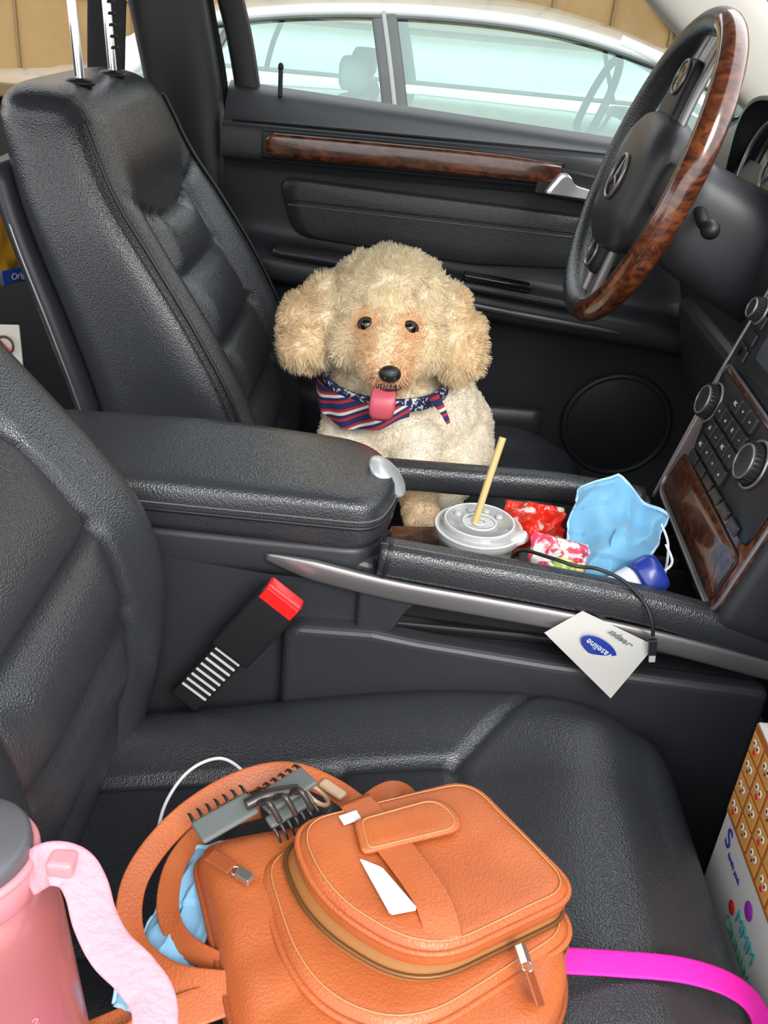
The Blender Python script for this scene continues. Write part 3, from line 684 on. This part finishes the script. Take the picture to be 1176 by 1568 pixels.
loft("bottle_shell",[sring(V((.160,-.052,.395))+V((.07,.0,.0))*q,(0,.026*s,0),(0,0,.024*s),2.3,30) for q,s in((0,.3),(.05,.8),(.3,1),(.45,.85),(.6,1.),(.9,.9),(1.1,.4),(1.15,.38))],clr,wb)
disc("bottle_cap",(.158,-.045,.422),(-.4,.2,.9),.013,.010,M("cap_white",(.80,.80,.80),.4),wb)
lb=empty("lotion_bottle"); ax=V((.80,.25,.45)).normalized(); q0=V((.238,-.114,.388)); ay=V((0,.5,.85)); ay=(ay-ax*ay.dot(ax)).normalized(); az=ax.cross(ay)
whm=M("lotion_white",(.74,.76,.80),.35); blm=M("cap_blue",(.015,.04,.30),.3,coat=.3)
loft("bottle",[sring(q0+ax*s,ay*h,az*k_,2.6,36) for s,h,k_ in((0,.012,.010),(.004,.018,.014),(.03,.021,.016),(.056,.021,.016),(.060,.017,.015))],whm,lb)
loft("cap",[sring(q0+ax*s,ay*h,az*k_,2.4,36) for s,h,k_ in((.060,.0215,.0185),(.064,.0235,.020),(.080,.0235,.020),(.088,.020,.017),(.090,.012,.010))],blm,lb)
ell("label_patch",q0+ax*.034+ay*.0195-az*.004,(.011,.003,.008),blm,lb,X=ax,Y=ay)

uc=empty("usb_cable"); 
tube("cable",[(.150,-.075,.420),(.158,-.088,.437),(.185,-.118,.448),(.21,-.128,.447),(.235,-.125,.444),(.262,-.135,.438),(.283,-.152,.425),(.293,-.163,.408),(.297,-.165,.392)],.0021,plastic_d,uc)
rbox("plug_body",(.299,-.167,.379),.0042,.003,.010,plastic_d,uc,r=.001,X=(1,0,.15)); rbox("usb_tip",(.3015,-.167,.366),.0034,.0018,.006,M("usb_metal",(.75,.75,.76),.3,.4),uc,r=.0006,X=(1,0,.15))

# sachet resting on the ledge
vp=empty("lotion_sachet"); A,B_,C_,D_=V((.184,-.158,.378)),V((.222,-.148,.404)),V((.304,-.160,.376)),V((.266,-.176,.312))
sx=((C_-B_)+(D_-A))/2; sy=((B_-A)+(C_-D_))/2
def SP(u,v_,h=0):
    q=A.lerp(D_,u).lerp(B_.lerp(C_,u),v_); nn=sx.cross(sy).normalized(); nn=nn if nn.y<0 else -nn
    return q+nn*(h+.003*math.sin(math.pi*u)*math.sin(math.pi*v_))
N=24; g=[];gf=[]
for j in range(N+1):
    for i in range(N+1): g.append(SP(i/N,j/N))
for j in range(N):
    for i in range(N): a=j*(N+1)+i; gf.append((a,a+1,a+N+2,a+N+1))
mk("sachet_foil",g,gf,M("sachet_white",(.52,.51,.48),.4),vp)
cc_=SP(.50,.50,.0015); nn=sx.cross(sy).normalized(); nn=nn if nn.y<0 else -nn
ell("logo_oval",cc_-nn*.0002,(.024,.0115,.0010),blm,vp,X=(.85,0,-.55),Y=(.5,0,.85))
text("Vaseline",.0110,cc_+nn*.0012,(-.85,0,.55),(-.5,0,-.85),whm,vp)
text("Deeper",.011,SP(.60,.84,.002),(-.85,0,.55),(-.5,0,-.85),M("ink_grey",(.15,.17,.2),.6),vp)

# ---------------------------------------------------------------- tan crossbody bag
bg_=empty("tan_crossbody_bag")
tan=M("tan_leather",(.44,.108,.032),.36,bump=('v',420,.28,.0012),var=(14,(.51,.135,.040),.35,.65)); tand=M("tan_leather_dark",(.32,.075,.022),.42,bump=('v',420,.25,.0010))
zipm=M("zipper_tape",(.33,.13,.03),.6,bump=('n',1500,.5,.001)); gold=M("thread_gold",(.55,.24,.09),.5)
nick=M("zip_nickel",(.6,.58,.54),.25,.9)
def bl(cs,z,rad,N=140): return rpoly([V((x,y,z+dz)) for x,y,dz in cs],rad,N)
def wrinkle(v): 
    a=abs(noise.noise(v*28))*.0045-.0012+noise.noise(v*14)*.003
    v.z+=a; return v
m0=[(-.134,-.452,.010),(-.080,-.430,.008),(-.01,-.408,.0),(.085,-.388,0),(.172,-.500,0),(.160,-.572,0),(.030,-.665,-.004),(-.046,-.655,-.004)]
rd=[.018,.03,.03,.04,.05,.05,.05,.05]
mr=lambda z,s,of=(0,0,0): shrink(bl(m0,z,rd),s,V(of))
loft("main_compartment",[mr(.268,.85),mr(.270,.94),mr(.285,1.0),mr(.300,1.004,(.002,0,0)),mr(.315,1.005,(.004,.0,0)),mr(.330,.985,(.006,.001,0)),mr(.338,.94,(.008,.002,0)),mr(.341,.85,(.009,.002,0)),mr(.342,.7,(.010,.0,0))],tan,bg_,wrinkle)
pA=[(-.052,-.456,.004),(.096,-.383,.0),(.180,-.488,-.004),(.060,-.566,.0),(-.020,-.525,.003)]
pr=[.030,.024,.026,.040,.05]
def pk_(z,s,of=(0,0,0)): return shrink(bl(pA,z,pr),s,V(of))
pM=[(-.078,-.466,.004),(.092,-.384,.0),(.184,-.502,-.002),(.050,-.606,.0),(-.030,-.580,.002)]
pmr=[.030,.03,.03,.05,.06]
def pm_(z,s,of=(0,0,0)): return shrink(bl(pM,z,pmr),s,V(of))
loft("middle_compartment",[pm_(.310,1.02,(-.004,-.004,0)),pm_(.330,1.02,(-.002,-.002,0)),pm_(.342,1.0),pm_(.347,.965),pm_(.349,.92),pm_(.349,.85)],tan,bg_)
tube("middle_zipper",pm_(.329,1.025,(-.003,-.003,0)),.0028,zipm,bg_,raw=True,closed=True)
tube("middle_zipper_teeth",pm_(.331,1.032,(-.003,-.003,0)),.0012,M("zip_teeth2",(.20,.09,.03),.4,.5),bg_,raw=True,closed=True)
tube("gusset_piping",pm_(.341,1.01),.0028,tan,bg_,raw=True,closed=True)
tube("middle_stitch",pm_(.3492,.935),.0007,gold,bg_,raw=True,closed=True)
loft("zipper_gusset",[pk_(.338,1.05,(-.008,-.006,0)),pk_(.352,1.03,(-.005,-.004,0)),pk_(.360,1.0,(-.003,-.002,0))],zipm,bg_)
def wr2(v):
    if v.z>.3735: v.z+=noise.noise(v*22)*.0022-.0004
    return v
prings=[pk_(.350,1.0,(-.003,-.002,0)),pk_(.364,1.015,(0,0,0)),pk_(.372,1.0),pk_(.377,.96),pk_(.3795,.90),pk_(.380,.82),pk_(.3805,.7),pk_(.381,.55),pk_(.3805,.4),pk_(.380,.2)]
loft("front_pocket",prings,tan,bg_,wr2)
tube("pocket_piping",pk_(.371,1.005),.0026,tan,bg_,raw=True,closed=True)
tube("pocket_stitch",[V((q.x,q.y,q.z+noise.noise(q*22)*.0022+.0002)) for q in pk_(.3785,.935)],.0007,gold,bg_,raw=True,closed=True)
tube("zipper_teeth",pk_(.354,1.037,(-.005,-.004,0)),.0018,M("zip_teeth",(.20,.09,.03),.4,.5),bg_,raw=True,closed=True)
tube("main_piping",mr(.312,1.012,(.004,0,0)),.0026,tand,bg_,raw=True,closed=True)
sA=V((-.002,-.426,.3805)); sB=V((.030,-.472,.3865)); sC=V((.062,-.520,.3850)); sD=V((.072,-.548,.376))
sweep("retaining_strip",[sA,sB,sC,sD],.0145,.0014,tan,bg_,up=(0,0,1),e=5,N=16)
tr_=rpoly([V((.008,-.488,.386)),V((-.001,-.455,.386)),V((.070,-.420,.3865)),V((.092,-.452,.3865))],[.006,.006,.018,.018],60)
loft("closure_tab",[tr_,shrink(tr_,1,V((0,0,.0025))),shrink(tr_,.95,V((0,0,.0038))),shrink(tr_,.4,V((0,0,.0040)))],tan,bg_)
tube("tab_stitch",shrink(tr_,.86,V((0,0,.0040))),.0007,gold,bg_,raw=True,closed=True)
pp=empty("paper_slip"); pw=M("white_paper",(.66,.67,.70),.7)
pq=rpoly([V((.006,-.489,.3840)),V((.024,-.497,.3855)),V((.052,-.532,.3862)),V((.032,-.538,.3852))],.001,40)
loft("paper_tail",[pq,shrink(pq,1,V((0,0,.0012)))],pw,pp,sm=False)
rbox("paper_tip",(-.004,-.449,.3845),.008,.005,.0006,pw,pp,X=(.85,.5,0),Y=(-.45,.85,0),r=.0003)
def pull(c,dr):
    c=V(c);dr=V(dr).normalized(); rbox("zip_slider",c,.007,.0045,.003,nick,bg_,X=dr,r=.001)
    torus("zip_ring",c+dr*.009,V((0,0,1)),.004,.001,nick,bg_,N=20,K=8)
    rbox("zip_pull_tab",c+dr*.024,.012,.0065,.0012,tand,bg_,X=dr,r=.001)
pull((.132,-.540,.360),(.35,-.9,-.4)); pull((-.082,-.490,.354),(-.8,.45,0))
def strap(name,pts,w_=.0105,up=(0,0,1)):
    sweep(name,pts,w_,.0016,tan,bg_,up=up,e=5,N=16,n=10)
strap("shoulder_strap",[(.020,-.405,.335),(-.02,-.382,.345),(-.065,-.372,.350),(-.110,-.388,.345),(-.150,-.430,.338),(-.172,-.480,.325),(-.162,-.525,.312),(-.125,-.552,.312),(-.075,-.560,.320)],up=lambda q:(.35,-.5,.8))
strap("shoulder_strap_loop",[(-.085,-.392,.325),(-.125,-.412,.320),(-.145,-.450,.316),(-.142,-.495,.312),(-.120,-.525,.312),(-.08,-.545,.318)],.009,up=(.2,-.9,.5))
strap("strap_tail",[(-.175,-.620,.288),(-.150,-.602,.298),(-.12,-.580,.306),(-.07,-.560,.316)],.0135,up=(.1,-.3,1))
strap("strap_under",[(-.18,-.588,.285),(-.150,-.575,.292),(-.11,-.56,.300)],.011,up=(.1,-.3,1))
strap("strap_fold",[(.060,-.385,.325),(.040,-.375,.345),(.022,-.385,.350),(.0,-.41,.345)],.010)
torus("strap_d_ring",(-.035,-.395,.350),(.5,.3,.8),.012,.0022,M("horn_ring",(.60,.40,.24),.3),bg_)
rbox("strap_slide",(-.022,-.388,.352),.014,.005,.003,M("slide_tan",(.62,.44,.30),.35),bg_,X=(.7,-.6,.1))

# hair claw clip
hc_=empty("hair_claw_clip"); gm=M("clip_grey",(.13,.145,.14),.45); gd=M("clip_brown",(.035,.025,.022),.3,coat=.3)
def plate(c,X,Y,w_,h_,par=hc_):
    rbox("clip_plate",c,w_,h_,.0028,gm,par,X=X,Y=Y,r=.003)
    for k in range(7):
        f=-1+2*k/6; X_=V(X).normalized(); Y_=V(Y).normalized(); Z_=X_.cross(Y_).normalized(); Z_=Z_ if Z_.z<0 else -Z_
        b0=V(c)+X_*w_*f*.92+Y_*h_; 
        tube("clip_tooth",[b0,b0+Y_*.008+Z_*.002,b0+Y_*.014+Z_*.008],.0019,gd,par,N=8,wf=lambda q:1-.6*q)
plate((-.105,-.448,.370),(.75,.62,.12),(-.5,.72,.15),.026,.011)
plate((-.060,-.418,.376),(.70,.66,.1),(-.55,.68,-.1),.025,.013)
plate((-.055,-.424,.360),(.72,.64,.1),(.58,-.58,-.3),.022,.006)
tube("clip_hinge",[(-.090,-.440,.378),(-.072,-.430,.382),(-.050,-.420,.380)],.005,gd,hc_)
for k in range(3): tube("clip_spring_arm",[(-.078+.012*k,-.442+.008*k,.383),(-.070+.012*k,-.448+.008*k,.391),(-.060+.012*k,-.452+.008*k,.376)],.0026,gd,hc_)
e,elm=mask("face_mask",(-.165,-.565,.292),(-.120,-.580,.298),(-.095,-.425,.318),(-.150,-.435,.312),(.22,.47,.70),5,.006,3,.003,.0,.006)
tube("ear_loop",[(-.168,-.44,.308),(-.172,-.385,.310),(-.160,-.340,.310),(-.135,-.318,.308),(-.110,-.328,.302),(-.100,-.352,.298)],.0016,elm,e)
tube("ear_loop",[(-.16,-.56,.29),(-.14,-.60,.285),(-.10,-.62,.285),(-.06,-.63,.285)],.002,elm,e)

# ---------------------------------------------------------------- magenta leash
ls=empty("dog_leash"); mg=M("magenta_webbing",(.74,.006,.38),.55,bump=('n',900,.5,.001))
sweep("leash_run",[(.06,-.530,.300),(.11,-.512,.308),(.16,-.502,.304),(.22,-.496,.300),(.28,-.492,.294),(.325,-.495,.280),(.349,-.502,.252),(.357,-.515,.20)],.0105,.0014,mg,ls,up=(0,-.3,1),e=5,N=12)
sweep("leash_fold",[(.135,-.512,.306),(.124,-.550,.303),(.118,-.59,.300),(.100,-.64,.298)],.0090,.0014,mg,ls,up=(.2,0,1),e=5,N=12)
sweep("leash_handle",[(-.04,-.60,.29),(-.078,-.598,.300),(-.100,-.615,.300),(-.112,-.645,.298),(-.11,-.69,.291),(-.05,-.70,.291)],.008,.0018,mg,ls,up=(0,-.3,1),e=5,N=12)
sweep("leash_handle_inner",[(-.055,-.640,.290),(-.076,-.636,.298),(-.086,-.660,.294),(-.06,-.70,.291)],.006,.0018,mg,ls,up=(0,-.3,1),e=5,N=12)

# ---------------------------------------------------------------- pink water bottle
pb_=empty("pink_water_bottle"); base=V((-.208,-.622,.290)); axb=V((-.08,.02,1)).normalized()
pk=M("bottle_pink_translucent",(.46,.14,.15),.35,trans=.2,coat=.3); pl_=M("lid_pink",(.66,.25,.28),.4); dk=M("lid_grey",(.10,.10,.11),.4); sl=M("strap_light_pink",(.74,.29,.34),.55,bump=('n',200,.5,.003))
def br_(h,q): return sring(base+axb*h,V((1,0,.08))*q,V((0,1,0))*q,2,48)
loft("bottle_body",[br_(0,.034),br_(.003,.042),br_(.02,.045),br_(.155,.0455),br_(.175,.044),br_(.192,.036)],pk,pb_)
loft("collar",[br_(.188,.035),br_(.192,.0385),br_(.210,.0385),br_(.214,.036)],pl_,pb_)
loft("lid",[br_(.212,.035),br_(.215,.037),br_(.223,.037),br_(.227,.034),br_(.228,.02)],dk,pb_)
torus("lid_band",base+axb*.212,axb,.0375,.0032,pl_,pb_)
sweep("carry_strap",[(-.190,-.622,.496),(-.176,-.620,.506),(-.162,-.620,.504),(-.152,-.628,.498),(-.143,-.642,.490),(-.130,-.656,.484),(-.112,-.668,.480),(-.098,-.684,.474),(-.094,-.72,.462)],.0125,.0020,sl,pb_,up=(.35,-.55,.75),e=4,N=16)
rbox("strap_buckle",(-.168,-.620,.507),.008,.007,.006,pl_,pb_,r=.003)
for i,ch in enumerate(("M","L","1","2")):
    text(ch,.012,base+axb*(.05+.02*i)+V((.034,-.0305,0)),(.58,.8,0),(0,0,1),pl_,pb_)

# ---------------------------------------------------------------- cookie box in the footwell
cx=empty("cookie_box"); wbx=M("box_card_white",(.58,.56,.54),.55); 
x0,x1,y0,y1,z0,z1=.366,.50,-.62,-.302,.02,.402
rbox("carton",((x0+x1)/2,(y0+y1)/2,(z0+z1)/2),(x1-x0)/2,(y1-y0)/2,(z1-z0)/2,wbx,cx,r=.0015,seg=2)
br=M("box_brown_print",(.34,.11,.03),.5)
rbox("brown_panel",(x0-.0006,(y0+y1)/2,.345),.0006,(y1-y0)/2-.001,.056,br,cx,r=.0002,seg=1)
rbox("top_flap",(x0+.012,(y0+y1)/2-.0,z1+.012),.0008,(y1-y0)/2-.004,.018,wbx,cx,X=(1,0,-.5),r=.0003,seg=1)
org=M("owl_orange",(.60,.28,.06),.5); wh_=M("owl_white",(.75,.72,.65),.5); dkb=M("owl_dark",(.06,.02,.01),.5); rdm=M("heart_red",(.7,.02,.02),.5)
nx_=V((-1,0,0))
for i in range(8):
    for j in range(4):
        y=-.318-.030*i; z=.306+.0255*j; h_=V((x0-.0018,y,z))
        rbox("owl_tile",h_,.0005,.0125,.0108,org,cx,r=.0003,seg=1)
        for s_ in (-1,1):
            disc("owl_eye",h_+V((-.0005,s_*.0045,.003)),nx_,.0036,.0006,wh_,cx,N=14,bev=.0002); disc("owl_pupil",h_+V((-.0011,s_*.0045,.003)),nx_,.0016,.0004,dkb,cx,N=10,bev=.0001)
        if (i+j)%3==0: disc("owl_heart",h_+V((-.0005,0,-.005)),nx_,.003,.0006,rdm,cx,N=12,bev=.0002)
        else: disc("owl_beak",h_+V((-.0005,0,-.003)),nx_,.0015,.0006,dkb,cx,N=8,bev=.0002)
nav=M("box_navy",(.02,.03,.25),.5); grn=M("box_green",(.08,.45,.25),.5); pur=M("box_purple",(.30,.03,.40),.5); tea=M("box_teal",(.03,.40,.45),.5)
text("S",.03,(x0-.001,-.325,.272),(0,-1,0),(0,0,1),nav,cx); text("family pack",.008,(x0-.001,-.352,.262),(0,-1,0),(0,0,1),nav,cx)
text("MMM",.022,(x0-.001,-.41,.238),(0,-1,0),(0,0,1),tea,cx); text("CINNAMON",.018,(x0-.001,-.42,.216),(0,-1,0),(0,0,1),grn,cx)
disc("print_dot",(x0-.0004,-.372,.232),nx_,.007,.0006,rdm,cx,N=20,bev=.0002); disc("print_dot",(x0-.0004,-.40,.262),nx_,.009,.0006,pur,cx,N=20,bev=.0002)

# ---------------------------------------------------------------- rear items
sn=empty("cookie_snack_bag"); ym=M("snack_yellow",(.75,.38,.03),.35,var=(9,(.75,.16,.03),.5,.58)); 
pouch("snack_pouch",(-.600,.42,.612),(.4,.9,0),(0,.15,1),.075,.085,.02,ym,sn,.006,2)
rbox("snack_label_band",(-.572,.392,.552),.040,.011,.0015,M("snack_blue",(.02,.07,.38),.4),sn,X=(.4,.9,0),Y=(0,0,1))
text("Original",.014,(-.569,.387,.552),(.4,.9,0),(0,0,1),wh_,sn)
wl_=empty("warning_label"); rbox("label_card",(-.545,.22,.490),.030,.040,.0015,M("label_white",(.52,.50,.46),.6),wl_,X=(.9,.2,0),Y=(-.2,0,1))
torus("label_symbol",(-.535,.217,.503),(0,-1,.1),.012,.0016,dkb,wl_); tube("label_slash",[(-.544,.217,.512),(-.526,.217,.494)],.0014,rdm,wl_)

# ---------------------------------------------------------------- outside : sedan, wall, ground
mirror=empty("side_mirror"); 
mr_=rpoly([V((.555,.93,.78)),V((.715,.98,.78)),V((.735,.98,.90)),V((.60,.94,.915))],.03,60)
loft("mirror_housing",[shrink(mr_,.7,V((.09,.06,0))),shrink(mr_,.98,V((.05,.03,0))),shrink(mr_,1,V((0,0,0))),shrink(mr_,.95,V((-.004,0,0)))],M("mirror_silver",(.62,.64,.64),.25,.3),mirror)
mg_=shrink(mr_,.88,V((-.006,-.003,0))); loft("mirror_glass",[mg_,shrink(mg_,.99,V((-.001,0,0)))],M("mirror_glass",(.55,.68,.65),.05,1),mirror)
sedan=empty("white_sedan"); paint=M("sedan_white",(.46,.50,.50),.25,coat=1); blk=M("sedan_rubber",(.05,.055,.055),.5); sgl=bpy.data.materials.new("sedan_glass"); sgl.use_nodes=True; nt=sgl.node_tree; nt.nodes.clear()
o_=nt.nodes.new("ShaderNodeOutputMaterial"); mx=nt.nodes.new("ShaderNodeMixShader"); tr=nt.nodes.new("ShaderNodeBsdfTransparent"); gs=nt.nodes.new("ShaderNodeBsdfGlossy"); gs.inputs["Roughness"].default_value=.03; gs.inputs[0].default_value=(.75,.92,.88,1)
tr.inputs[0].default_value=(.64,.78,.75,1); mx.inputs[0].default_value=.25
nt.links.new(tr.outputs[0],mx.inputs[1]); nt.links.new(gs.outputs[0],mx.inputs[2]); nt.links.new(mx.outputs[0],o_.inputs[0])
pgrey=M("pillar_grey",(.22,.24,.24),.4)
ZB=.60
def Y2(z): return 2.2+.60*max(0,z-ZB)
def roofz(x): return sinterp([(-1.5,.56),(-1.2,.62),(-1.0,.72),(-.8,.835),(-.6,.885),(-.3,.925),(.05,.943),(.4,.930),(.7,.875),(1.0,.79),(1.3,.68),(1.6,.58)],x)
rings=[]
for x in np.linspace(-1.4,1.5,60):
    rz=roofz(x); ed=rz-.030; y_=Y2(ed)
    prof=[(y_,ed),(y_+.02,ed+.012),(y_+.08,rz-.008),(y_+.25,rz+.012),(2.95,rz+.03)]
    prof=prof+[(5.9-a,b) for a,b in prof[-2::-1]]
    rings.append([V((x,a,b)) for a,b in prof])
loft("roof_panel",rings,paint,sedan,closed=False)
rings=[]
for x,s,zt in ((-2.1,.85,.40),(-2.0,.95,.52),(-1.6,1,.56),(0,1,ZB-.005),(1.2,1,.58),(2.0,.97,.48),(2.3,.85,.38)):
    rings.append(sring((x,2.95,(zt-.35)/2),(0,.78*s,0),(0,0,(zt+.35)/2),5,60))
loft("lower_body",rings,paint,sedan)
for side in (0,1):
    yy=(lambda z: Y2(z)) if side==0 else (lambda z: 5.9-Y2(z))
    sg=-1 if side==0 else 1
    def Q(x,z,o=0): return V((x,yy(z)+sg*o,z))
    tubew=[(x,roofz(x)-.034) for x in np.linspace(-1.1,1.2,24)]
    sweep("roof_rail",[Q(x,z,.004) for x,z in tubew],.011,.011,paint,sedan,e=3)
    sweep("drip_trim",[Q(x,z-.014,.008) for x,z in tubew],.004,.005,blk,sedan)
    sweep("belt_trim",[Q(-1.2,ZB,.01),Q(0,ZB+.005,.01),Q(1.25,ZB,.01)],.006,.010,blk,sedan)
    sweep("b_pillar",[Q(-.075,ZB,.004),Q(-.110,.75,.004),Q(-.15,.905,.004)],.040,.006,blk,sedan,up=(0,-1,.3),e=4)
    sweep("b_pillar_gap",[Q(-.075,ZB,.012),Q(-.110,.75,.012),Q(-.15,.905,.012)],.007,.004,pgrey,sedan,up=(0,-1,.3),e=4)
    sweep("c_pillar",[Q(-1.05,ZB),Q(-.92,.72),Q(-.80,.80)],.05,.02,paint,sedan,up=(0,-1,.3),e=4)
    sweep("a_pillar",[Q(1.25,ZB),Q(1.0,.75),Q(.75,.835),Q(.60,.88)],.020,.02,paint,sedan,up=(0,-1,.3),e=4)
    sweep("rear_quarter_divider",[Q(-.72,ZB,.004),Q(-.68,.72,.004),Q(-.62,.84,.004)],.012,.006,blk,sedan,up=(0,-1,.3),e=4)
    sweep("quarter_divider",[Q(.86,ZB,.004),Q(.80,.72,.004),Q(.76,.81,.004)],.010,.006,blk,sedan,up=(0,-1,.3),e=4)
    pl=[Q(-1.05,ZB)]+[Q(x,roofz(x)-.038) for x in np.linspace(-.92,-.15,8)]+[Q(-.10,ZB)]
    mk("rear_window",pl,[tuple(range(len(pl)))],sgl,sedan,False)
    pl=[Q(-.07,ZB)]+[Q(x,roofz(x)-.038) for x in np.linspace(-.13,1.0,10)]+[Q(1.25,ZB)]
    mk("front_window",pl,[tuple(range(len(pl)))],sgl,sedan,False)
gry=M("sedan_interior",(.26,.32,.31),.8)
for x,y in ((-.25,2.65),(-.25,3.25),(-1.0,2.65),(-1.0,3.25)):
    loft("headrest",[sring((x,y,z-.05),(.05*s,0,0),(0,.12*s,0),3,30) for z,s in((.70,.8),(.72,1),(.78,1),(.80,.8))],gry,sedan)
    loft("seat_back",[sring((x+.05-(z-.3)*.15,y,z),(.07*s,0,0),(0,.23*s,0),3,30) for z,s in((.2,1),(.56,1),(.62,.8))],gry,sedan)
torus("sedan_wheel",(.60,2.65,.66),(-1,0,.35),.17,.014,blk,sedan)
rbox("sedan_dash",(1.0,2.95,.53),.2,.66,.07,gry,sedan,r=.04)
for x in (-1.35,1.4):
    for y in (2.25,3.65): 
        torus("tyre",(x,y,-.25),(0,1,0),.24,.09,blk,sedan); disc("wheel_rim",(x,y-.06,-.25),(0,-1,0),.2,.03,silver,sedan)
van=empty("white_van"); 
loft("van_body",[sring((x,5.0,.08),(0,.7*s,0),(0,0,.66*s),5,60) for x,s in((-1.15,.9),(-1.1,.98),(-1.0,1),(1.6,1),(1.8,.97),(1.9,.85))],M("van_white",(.62,.65,.65),.35,coat=.6),van)
gw=M("garage_tan",(.250,.156,.060),.8,bump=('n',60,.2,.01),var=(3,(.22,.135,.05),.4,.6))
gwall=empty("wall_back"); rbox("wall_panel",(0,6.6,1.2),9,.1,1.9,gw,gwall)
lt=M("wall_trim_light",(.34,.25,.14),.7); grv=M("wall_groove",(.16,.10,.04),.8)
for k in range(-20,21): rbox("panel_groove",(k*.42,6.49,1.2),.010,.012,1.9,grv,gwall,r=.002,seg=1)
for z in (.10,.75,1.4): rbox("panel_rail",(0,6.485,z),9,.012,.014,lt,gwall,r=.002,seg=1)
tube("arch_trim",[(.3,6.46,1.9),(.9,6.46,1.55),(1.5,6.46,1.10),(2.0,6.46,.6),(2.4,6.46,0)],.035,lt,gwall)
rbox("ground",(0,2,-.60),12,9,.05,M("asphalt",(.16,.16,.16),.9,bump=('n',80,.4,.01)),None,r=.01)
